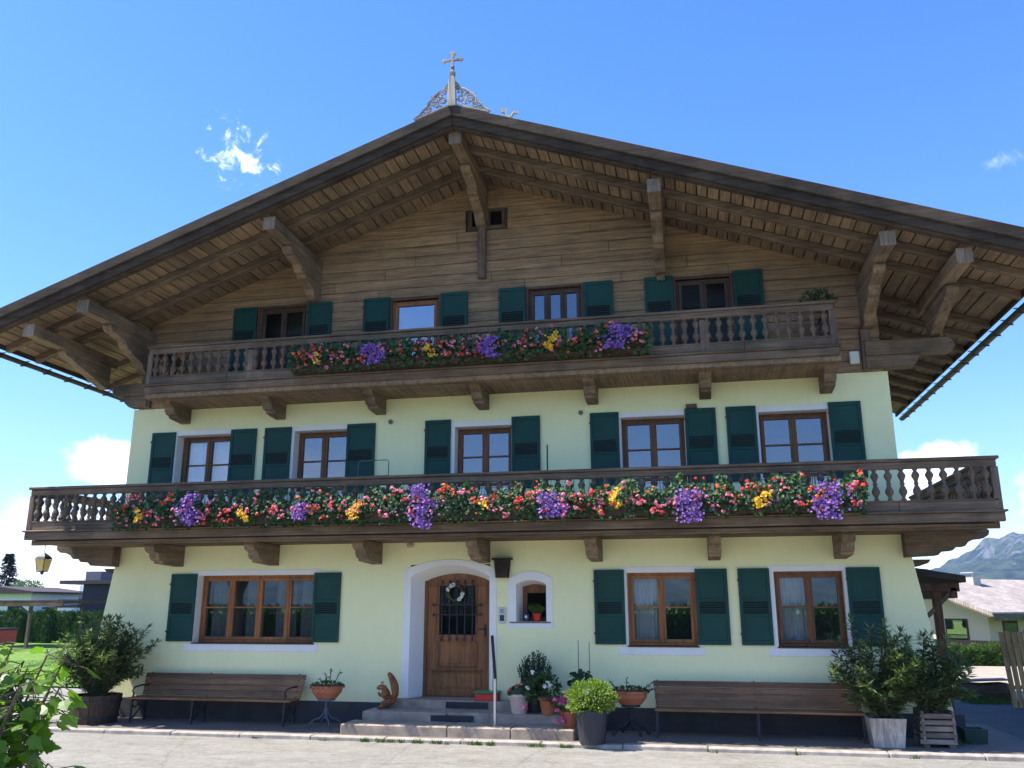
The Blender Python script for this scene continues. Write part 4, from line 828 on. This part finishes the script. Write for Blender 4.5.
def squirrel():
    o = empty('animal_figurine', (-1.42, -.36, .285), 'orange brown animal figurine with an upright tail left of the front door', 'figurine')
    b = bmesh.new(); sk = b.verts.layers.skin.verify()
    pts = [((0, 0, .12), .105), ((-.03, 0, .24), .08), ((-.08, 0, .33), .055), ((-.15, 0, .345), .05), ((-.21, 0, .31), .025), ((.07, .02, .12), .05), ((.12, .02, .24), .065), ((.10, .02, .38), .075), ((.04, .02, .5), .055), ((-.02, .02, .575), .03), ((-.13, -.05, .21), .025), ((-.16, -.05, .27), .02), ((-.1, -.06, .03), .035), ((-.17, -.06, .02), .025), ((-.1, .06, .03), .035)]
    V = [b.verts.new(p) for p, r in pts]
    for v, (p, r) in zip(V, pts): v[sk].radius = (r, r)
    for i, j in ((0, 1), (1, 2), (2, 3), (3, 4), (0, 5), (5, 6), (6, 7), (7, 8), (8, 9), (1, 10), (10, 11), (0, 12), (12, 13), (0, 14)): b.edges.new((V[i], V[j]))
    V[0][sk].use_root = True
    me = bpy.data.meshes.new('body'); b.to_mesh(me); b.free(); me.materials.append(plain('painted_wood_orange', (.22, .08, .022), .6, .6, 9, .6)); q = bpy.data.objects.new('body', me); C.objects.link(q); q.parent = o
    q.modifiers.new('skin', 'SKIN'); s_ = q.modifiers.new('sub', 'SUBSURF'); s_.levels = 2; s_.render_levels = 2
    e = MB().leaf((-.12, -.03, .37), (0, -.2, 1), (1, 0, 0), .08, .05).leaf((-.12, .03, .37), (0, .2, 1), (1, 0, 0), .08, .05); e.build('ear', q.data.materials[0], o, rec=False)
squirrel()
o = empty('wall_basket', (.485, -.10, 2.42), 'dark slatted bucket shaped fitting on the wall beside the door arch', 'wall fitting')
m = MB()
for i in range(12):
    a0, a1 = i*6.2832/12+.03, (i+1)*6.2832/12-.03; m.add([(.12*math.cos(a0), .10*math.sin(a0), 0), (.12*math.cos(a1), .10*math.sin(a1), 0), (.15*math.cos(a1), .12*math.sin(a1), .30), (.15*math.cos(a0), .12*math.sin(a0), .30)], [(0, 1, 2, 3)])
m.build('slats', VERGE, o, rec=False); MB().lathe([(.115, 0), (.115, .29)], (0, 0, 0), 12, .82).build('core', DARK, o); MB().box(-.17, .17, -.12, .095, .305, .335).build('top_board', VERGE, o)
o = empty('sill_pot', (1.06, .06, 1.69), 'small red pot with a green plant in the niche window', 'potted plant'); potobj(0, .055, .075, .14, plain('red_glaze', (.5, .02, .015), .3), o, .008, 14); f = MB(); random.seed(41)
for _ in range(130): d = rdir(0, 1); f.leaf(Vector((d.x*.05, d.y*.05, .14)), d+Vector((0, 0, .6)), rdir(), rnd(.1, .2), .022)
f.build('foliage', HEDG, o, rec=False)
o = empty('sill_jar', (.88, .06, 1.69), 'small dark blue jar with a white mark beside the red pot', 'jar'); MB().lathe([(.001, 0), (.05, 0), (.058, .06), (.05, .13), (.03, .16), (.03, .18), (.001, .18)], (0, 0, 0), 14, cap=False).build('jar', plain('blue_glaze', (.015, .02, .06), .2, .1), o); MB().disc((0, -.062, .08), (0, -1, 0), .025, 8).build('mark', WHT, o, rec=False)
o = empty('hanging_lantern', (-7.98, -.9, 2.55), 'black lantern with yellow glass hanging under the left balcony corner', 'lantern')
m = MB(); 
for a in range(4): c_, s_ = [(1, 1), (-1, 1), (-1, -1), (1, -1)][a]; m.bar((c_*.065, s_*.065, .03), (c_*.095, s_*.095, .25), .012, .012)
m.lathe([(.15, .25), (.12, .29), (.05, .34), (.02, .36)], (0, 0, 0), 4).lathe([(.095, .015), (.095, .03)], (0, 0, 0), 4).lathe([(.02, -.03), (.03, -.01), (.03, .015)], (0, 0, 0), 8).tube([(0, 0, .36), (0, 0, .55)], .006, 5); m.build('frame', DARK, o)
MB().lathe([(.085, .035), (.125, .245)], (0, 0, 0), 4).build('glass', plain('amber_glass', (.75, .52, .16), .25, .1), o)
o = empty('wire_rack', (-1.62, -.95, 4.03), 'thin wire drying rack standing up behind the lower balcony rail', 'rack'); MB().tube([(-.28, 0, -.6), (-.28, 0, .34), (-.24, 0, .37), (.24, 0, .37), (.28, 0, .34), (.28, 0, -.6)], .009, 5).tube([(-.28, 0, .1), (.28, 0, .1)], .006, 4).build('wire', IRON2, o)
tag(MB().tube([(1.38, -.6, 3.15), (1.38, -.6, 4.62)], .014, 6).build('rod', DARK), 'thin dark rod standing upright behind the balcony rail between the shutters', 'rod')
o = empty('planter_box', (7.62, -.35, 0), 'low dark green planter box right of the slatted crate', 'planter'); taper(.14, .16, .2).build('box', plain('green_box', (.02, .05, .035), .6), o); MB().box(-.14, .14, -.14, .14, .14, .17).build('soil', SOIL, o)
# ------------------------------------------------------------------ trees, hedges
def tree(loc, h, r, label, seed, n=3200, mt=TREE, group=None, leaf=.22):
    random.seed(seed); o = empty('broadleaf_tree', loc, label, 'tree', group); t = MB(); f = MB(); t.tube([(0, 0, 0), (.05, 0, h*.25), (0, .05, h*.5), (0, 0, h*.8)], h*.03, 8, h*.008); cl = []
    for i in range(18):
        d = rdir(-.2, .9); e = Vector((d.x*r, d.y*r, h*.62+d.z*h*.33)); t.tube([(0, 0, h*rnd(.25, .55)), e*.5+Vector((0, 0, h*.25)), e], h*.01, 5, h*.003); cl.append((e, r*rnd(.28, .5)))
    for i in range(n):
        e, q = random.choice(cl); d = rdir(); p = e+d*q*rnd(.5, 1.05); f.leaf(p, d+rdir(), rdir(), leaf*rnd(.7, 1.3), leaf*.6)
    t.build('trunk', BARK, o, rec=False); f.build('crown', mt, o, rec=False)
for i, (x, y, h, lb) in enumerate(((-9.5, -27, 7.5, 'tall round tree across the road, seen mirrored in the wide window'), (-14, -32, 9, 'broad tree farther across the road'), (-5.5, -31, 6.5, 'slim tree across the road, second from the right in the reflections'), (-19, -26, 8, 'small round tree at the far left across the road'))): tree((x, y, -.1), h, h*.36, lb, 50+i, 5200)
tree((-68.9, 70, -.1), 5.0, 1.5, 'small pale round tree beyond the low white house', 61, 1500, leafm('pale_leaf', (.12, .17, .07), .3, .3), leaf=.3)
def spruce(loc, h, r, label, seed):
    random.seed(seed); o = empty('spruce_tree', loc, label, 'tree'); MB().tube([(0, 0, 0), (0, 0, h)], h*.015, 6, .02).build('trunk', BARK, o); f = MB()
    for i in range(200):
        t_ = (i/200)**.8; z = h*(.10+.9*t_); q = r*(1-t_)*rnd(.75, 1.1)+.1; a = rnd(0, 6.28)
        for k_ in range(12):
            u = k_/11; p = Vector((math.cos(a)*q*u, math.sin(a)*q*u, z-.25*q*u+.1*q*u*u)); f.leaf(p, (math.cos(a+rnd(-1, 1)), math.sin(a+rnd(-1, 1)), rnd(-.7, .1)), (rnd(-.3, .3), rnd(-.3, .3), 1), .5*rnd(.6, 1.2), .2)
    f.build('crown', SPR, o, rec=False)
spruce((-71.6, 70, -.1), 8.0, 2.6, 'dark pointed spruce at the left edge of the view', 62)
def thuja(loc, h, r, label, seed, mt=THU, group=None, n=1100, col=.16):
    random.seed(seed); o = empty('thuja_shrub', loc, label, 'shrub', group); f = MB(); c_ = MB(); c_.lathe([(r*.6, 0), (r*.75, h*.3), (r*.6, h*.65), (r*.15, h*.93)], (0, 0, 0), 10).build('stems', CON, o)
    for _ in range(n):
        t_ = random.random(); a = rnd(0, 6.28); q = r*(1-t_**2.6)**.6*(.85+.25*math.sin(t_*30+a*3)*.3); f.leaf((math.cos(a)*q, math.sin(a)*q, t_*h), (math.cos(a)*.5, math.sin(a)*.5, 1), (math.cos(a+rnd(-1, 1)), math.sin(a+rnd(-1, 1)), 0), col*rnd(.7, 1.4), col*.45)
    f.build('crown', mt, o, rec=False)
tx = [-37.6, -36.6, -35.6, -34.7, -33.7, -32.6, -31.5, -30.4]
for i, x in enumerate(tx): thuja((x, 31+.5*(i % 2), -.08), (1.75, 1.9, 1.85, 1.7, 1.9, 1.75, 1.65, 1.7)[i], .52, 'rounded thuja shrub in the row behind the left lawn', 300+i, group='thuja row behind the left lawn')
def hedge(a, b, h, w, label, mt, seed, n, l=.14):
    random.seed(seed); a, b = Vector(a), Vector(b); L_ = (b-a).length; o = empty('clipped_hedge', a, label, 'hedge'); o.rotation_euler = (0, 0, math.atan2((b-a).y, (b-a).x)); f = MB()
    for _ in range(n):
        side = random.random(); x = rnd(0, L_)
        if side < .6: y = -w/2; z = rnd(0, h); d = Vector((0, -1, 0))
        elif side < .7: y = w/2; z = rnd(0, h); d = Vector((0, 1, 0))
        else: y = rnd(-w/2, w/2); z = h; d = Vector((0, 0, 1))
        k_ = .06*math.sin(x*4.1)+.05*math.sin(x*9.7); f.leaf(Vector((x, y, z))+d*(rnd(-.08, .04)+k_), d*.6+rdir()*.6+Vector((0, 0, .6)), rdir(), l*rnd(.7, 1.4), l*.4)
    f.build('foliage', mt, o, rec=False); MB().box(.05, L_-.05, -w/2+.1, w/2-.1, 0, h-.1).build('core', CON, o)
hedge((12.0, 19.6, -.1), (19, 20.6, -.1), .62, .7, 'bright green clipped hedge in front of the neighbouring house', HEDG, 71, 9000, .11)
hedge((55, -43, -.12), (-60, -46, -.12), 1.75, 1.2, 'very long dark hedge, unseen, added across the road to darken the ground floor pane reflections', THU, 73, 9000, .55)  # unseen hedge, added to mask the bright meadow in the pane reflections
hedge((-44, 36, -.1), (-26, 33.5, -.1), 1.62, .9, 'tall dark clipped hedge behind the thuja row', THU, 72, 9000, .2)
# ------------------------------------------------------------------ right-hand background
def nbhouse():
    o = empty('neighbouring_house', (17.6, 32, -3.25), 'pale yellow neighbouring house with grey shingled roof behind the hedge', 'house'); o.rotation_euler = (0, 0, R(38))
    L_, Wd, e = 9., 7.4, 5.0; YW = plasterm('cream_plaster', (.88, .66, .42)); rs = .36
    w = MB(); w.box(0, L_, 0, Wd, 0, e+.05).prism([(0, e+.05), (Wd, e+.05), (Wd/2, e+.05+rs*Wd/2)], 'x', 0, .2); w.build('wall', YW, o)
    r = MB()
    for s_ in (0, 1):
        ya, yb = (-1.1, Wd/2) if s_ == 0 else (Wd+1.1, Wd/2); za, zb = e-rs*1.1+.12, e+rs*Wd/2+.12
        r.add([(-1.2, ya, za), (L_+1.2, ya, za), (L_+1.2, yb, zb), (-1.2, yb, zb), (-1.2, ya, za+.2), (L_+1.2, ya, za+.2), (L_+1.2, yb, zb+.2), (-1.2, yb, zb+.2)], [(0, 3, 2, 1), (4, 5, 6, 7), (0, 1, 5, 4), (1, 2, 6, 5), (2, 3, 7, 6), (3, 0, 4, 7)])
    sh, nt, p, _ = newmat('grey_shingles'); br = nt.nodes.new('ShaderNodeTexBrick'); tc = nt.nodes.new('ShaderNodeTexCoord'); nt.links.new(tc.outputs['Object'], br.inputs[0]); br.inputs['Scale'].default_value = 2.2
    br.inputs['Color1'].default_value = (.34, .29, .25, 1); br.inputs['Color2'].default_value = (.46, .41, .37, 1); br.inputs['Mortar'].default_value = (.2, .17, .15, 1); br.inputs['Mortar Size'].default_value = .03; nt.links.new(mul(nt, br.outputs[0], ramp(nt, nz(nt, 1.2), [(.3, (.7, .7, .7)), (.7, (1.2, 1.15, 1.1))])), p.inputs['Base Color']); p.inputs['Roughness'].default_value = .9
    ro = r.build('roof', sh, o); ch = MB().box(3.0, 3.6, 2.7, 3.2, e+.9, e+1.75).build('chimney', plain('chimney_render', (.5, .47, .42), .9), ro); MB().box(2.88, 3.72, 2.58, 3.32, e+1.92, e+1.97).box(3.02, 3.08, 2.72, 2.78, e+1.75, e+1.92).box(3.5, 3.56, 3.1, 3.16, e+1.75, e+1.92).build('chimney_cap', plain('zinc', (.5, .5, .5), .4), ro)
    vb = MB()
    for s_ in (0, 1):
        ya, yb = (-1.12, Wd/2) if s_ == 0 else (Wd+1.12, Wd/2); vb.bar((-1.23, ya, e-rs*1.1+.1), (-1.23, yb, e+rs*Wd/2+.1), .05, .34, (1, 0, 0))
    vb.box(-1.2, L_+1.2, -1.15, -1.11, e-rs*1.1-.05, e-rs*1.1+.25); vb.build('eave_board', OLDX, ro)
    for (y0, y1) in ((1.2, 2.3), (5, 6.2)):
        wf = MB().box(-.05, .02, y0-.08, y1+.08, 3.4, 4.6).build('window', FRAMED, o); MB().box(-.06, -.051, y0, y1, 3.48, 4.52).build('pane', GLASS, wf)
    for x0 in (1.0, 4.6): wf = MB().box(x0, x0+1.1, -.05, .02, 3.2, 4.5).build('window', FRAMED, o); MB().box(x0+.1, x0+1.0, -.06, -.051, 3.3, 4.4).build('pane', GLASSD, wf)
    b = MB(); b.box(-1.05, L_, -1.05, -.95, 2.8, 3.62).box(.3, L_, -1.0, -.01, 2.7, 2.8).box(-1.0, -.01, .0, Wd, 2.7, 2.8).box(-1.05, -.95, -.949, Wd, 2.8, 3.62); b.build('balcony', plain('dark_boards', (.014, .009, .007), .8), o)
    for x0 in (3.4, 8.0): MB().box(x0, x0+.2, -1.0, -.8, 2.8, e-.3).build('post', OLDZ, o)
nbhouse()
o = empty('picket_fence', (9.95, 5.3, -.07), 'leaning tan picket fence panel at the right edge beyond the driveway', 'fence'); o.rotation_euler = (R(-3), R(-3), R(-8))
for i in range(20): MB().prism([(i*.115, 0), (i*.115+.095, 0), (i*.115+.095, 1.48+.02*math.sin(i*2)), (i*.115, 1.49+.02*math.sin(i*2))], 'y', -.012, .012).build('picket', wood('raw_larch', (.46, .27, .12), 'z', .25, .8) if i == 0 else bpy.data.materials['raw_larch'], o)
MB().box(-.02, 2.3, .013, .05, .35, .43).box(-.02, 2.3, .013, .05, 1.1, 1.18).build('rail', bpy.data.materials['raw_larch'], o)
o = empty('log_trough', (9.75, 6.9, -.075), 'dark hollow log trough with a pale lid board behind the driveway', 'trough')
random.seed(81); m = MB(); m.lathe([(.19, -.5), (.22, -.4), (.20, 0), (.22, .4), (.20, .55)], (0, 0, 0), 14); q = m.build('log', plain('dark_log', (.10, .065, .042), .9, .4, 5, .8), o); q.rotation_euler = (0, R(90), R(8)); q.location = (.1, 0, .17)
MB().prism([(-.62, .36), (-.3, .385), (.1, .41), (.62, .43), (.62, .46), (.1, .44), (-.3, .41), (-.62, .385)], 'y', -.2, .22).build('lid', GREYW, o)
# ------------------------------------------------------------------ left-hand background
o = empty('carport', (-30.2, 26, -.1), 'flat brown timber carport roof on slim posts at the far left', 'carport')
MB().box(-4.2, 2.1, -1, 3.2, 2.28, 2.42).build('flat_roof', wood('brown_fascia', (.10, .045, .03), 'x', .3), o); MB().box(-4.2, 2.1, -1.02, -.9, 2.12, 2.28).build('beam', OLDX, o)
for x, y in ((.15, -.9), (-4.0, -.9), (.15, 3)): MB().box(x-.07, x+.07, y-.07, y+.07, 0, 2.15).build('post', OLDZ, o)
MB().bar((.1, -.93, 1.75), (-.6, -.93, 2.2), .07, .07).build('brace', OLDX, o)
WH = plasterm('far_white_render', (.75, .75, .72)); DKH = plain('dark_cladding_panels', (.035, .028, .035), .7, .15, 2, .1)
def farhouse(loc, wdt, dep, h, label, wm, rm, fl=.4, over=.5, wins=()):
    o = empty('low_house', loc, label, 'house'); MB().box(0, wdt, 0, dep, 0, h).build('wall', wm, o); MB().prism([(-over, h), (wdt+over, h), (wdt+over, h+.15), (wdt*.5, h+.15+fl), (-over, h+.15)], 'y', -over, dep+over).build('roof', rm, o)
    for a, b, c, d in wins: f_ = MB().box(a, b, -.04, .0, c, d).build('window', FRAMED, o); MB().box(a+.08, b-.08, -.05, -.041, c+.08, d-.08).build('pane', GLASSD, f_)
    return o
RF = plain('dark_brown_roof', (.06, .04, .04), .8, .2, 3, .3)
farhouse((-54, 46, -.1), 6.2, 6, 3.15, 'white bungalow with a low dark roof at the far left', WH, RF, .45, .6, ((4.2, 5.3, 1.6, 2.6), (1.2, 2.4, 1.6, 2.6)))
farhouse((-46.6, 47, -.1), 5.2, 5, 1.95, 'small white building with a flat dark roof and a brown door', WH, RF, .2, .5, ((1.6, 2.1, .7, 1.7), (4.0, 4.9, .1, 1.7)))
o = empty('modern_house', (-35.8, 36, -.1), 'dark clad modern house with a flat overhanging roof and chimney block', 'house')
MB().box(.3, 6.5, 0, 6, 0, 3.55).build('wall', DKH, o); MB().box(-1.3, 6.7, -.3, 6.3, 3.55, 3.78).build('roof', RF, o); MB().box(-.4, .75, 1.0, 2.2, 3.78, 4.4).build('chimney', plain('grey_metal', (.12, .12, .14), .6), o)
MB().box(-1.6, .28, .2, 4, 1.35, 2.05).build('balcony', WH, o); MB().box(-1.62, .26, .16, .19, 2.05, 2.6).build('balcony_glass', GLASSD, o); MB().box(-.9, .28, 1.2, 4, 2.06, 3.5).build('glazed_wall', GLASSD, o)
o = empty('garden_trailer', (-29.5, 22, -.06), 'red garden trailer with a pale rounded cover on the left lawn', 'trailer'); MB().box(-1.4, 1.0, -.6, .6, .3, 1.0).build('body', plain('red_paint', (.42, .035, .02), .5, .1), o, bev=.04); MB().box(-1.45, 1.05, -.65, .65, 1.0, 1.06).build('rim', DARK, o); m = MB(); m.ell((-.2, 0, 1.1), (.5, .45, .38), 14, 8); m.build('cover', plain('pale_tarp', (.6, .66, .64), .6), o, smooth=True)
for x in (-.8, .5): MB().prism([(x+.28*math.cos(i*.5236), .28+.28*math.sin(i*.5236)) for i in range(12)], 'y', -.72, -.61).build('wheel', DARK, o)
# ------------------------------------------------------------------ shrub beside the photographer
def lobed(m, p, d, nrm, l):
    p, d = Vector(p), Vector(d).normalized(); r = d.cross(Vector(nrm)); r = (r if r.length > 1e-3 else d.orthogonal()).normalized(); n = r.cross(d)
    out = [(.0, 0), (.28, -.02), (.42, .16), (.36, .26), (.56, .44), (.40, .50), (.36, .62), (.22, .66), (.16, .84), (0, 1.05)]
    pts = out+[(-a, b) for a, b in reversed(out[1:-1])]; k_ = len(m.v); cz = rnd(.02, .12)
    m.v.append(tuple(p+d*l*.4)); m.v += [tuple(p+r*a*l+d*b*l+n*(-cz*l*(abs(a)*2+max(0, b-.5)))) for a, b in pts]; q = len(pts)
    m.f += [(k_, k_+1+i, k_+1+(i+1) % q) for i in range(q)]
def shrub():
    random.seed(95); o = empty('maple_shrub', (1.15, -12.35, -.07), 'leafy maple shrub with backlit lobed leaves in the lower left corner', 'shrub'); s_ = MB(); f = MB()
    ends = [((.42, .08, 1.84), 13), ((.30, .12, 1.82), 12), ((.18, .1, 1.85), 12), ((.47, .10, 1.74), 10), ((.36, .0, 1.76), 13), ((.22, -.05, 1.70), 13), ((.1, .1, 1.72), 12), ((.46, .1, 1.50), 15), ((.38, .02, 1.46), 14), ((.28, 0, 1.50), 13), ((.15, .0, 1.52), 12), ((.34, .02, 1.34), 13), ((.24, .05, 1.30), 13), ((.05, .1, 1.4), 11), ((-.1, .1, 1.7), 14), ((-.2, 0, 1.5), 14), ((.1, .25, 1.2), 12), ((-.1, .2, 1.1), 12), ((.2, .2, .9), 12), ((-.2, .1, .8), 12), ((-.35, .1, 1.25), 14), ((0, -.25, 1.3), 12), ((.1, -.2, .9), 12)]
    ends += [((rnd(.02, .50), rnd(-.1, .2), z_), 8) for z_ in [1.36, 1.42, 1.48, 1.4, 1.52, 1.46, 1.72, 1.78, 1.82, 1.86, 1.90, 1.80, 1.88, 1.84]]
    ends += [((rnd(.38, .56), rnd(-.1, .15), z_), 9) for z_ in [1.36, 1.40, 1.44, 1.48, 1.52, 1.56, 1.72, 1.76, 1.80, 1.84]]+[((rnd(.15, .48), rnd(-.1, .15), z_), 8) for z_ in [1.34, 1.38, 1.42, 1.46, 1.5, 1.4, 1.36, 1.5, 1.66, 1.7, 1.74]]+[((rnd(-.1, .25), rnd(-.1, .2), z_), 9) for z_ in [1.5, 1.6, 1.66, 1.7, 1.76, 1.8, 1.84]]
    for e, n in [(e_, int(n_*4.2)) for e_, n_ in ends]:
        e = Vector(e); b = Vector((e.x*.25, e.y*.25, e.z*.25)); c_ = b.lerp(e, .55)+Vector((-.06, 0, .10)); P = [b*(1-t)**2+c_*2*t*(1-t)+e*t*t for t in [k_/8 for k_ in range(9)]]; s_.tube(P, .009, 5, .003)
        for k_ in range(n):
            t_ = .45+.55*k_/(n-1); i = min(7, int(t_*8)); p = P[i].lerp(P[i+1], t_*8-i); d = rdir(-.9, .35); q = p+d*rnd(.03, .10); s_.tube([p, q], .002, 3); lobed(f, q, d+Vector((.2, 0, -.35)), Vector((rnd(-.6, .6), rnd(-.8, .3), 1)), rnd(.036, .068))
    s_.tube([(0, 0, 0), (0, 0, .5)], .02, 6); s_.build('stems', BARK, o, rec=False); f.build('foliage', SHR, o, rec=False)
shrub()
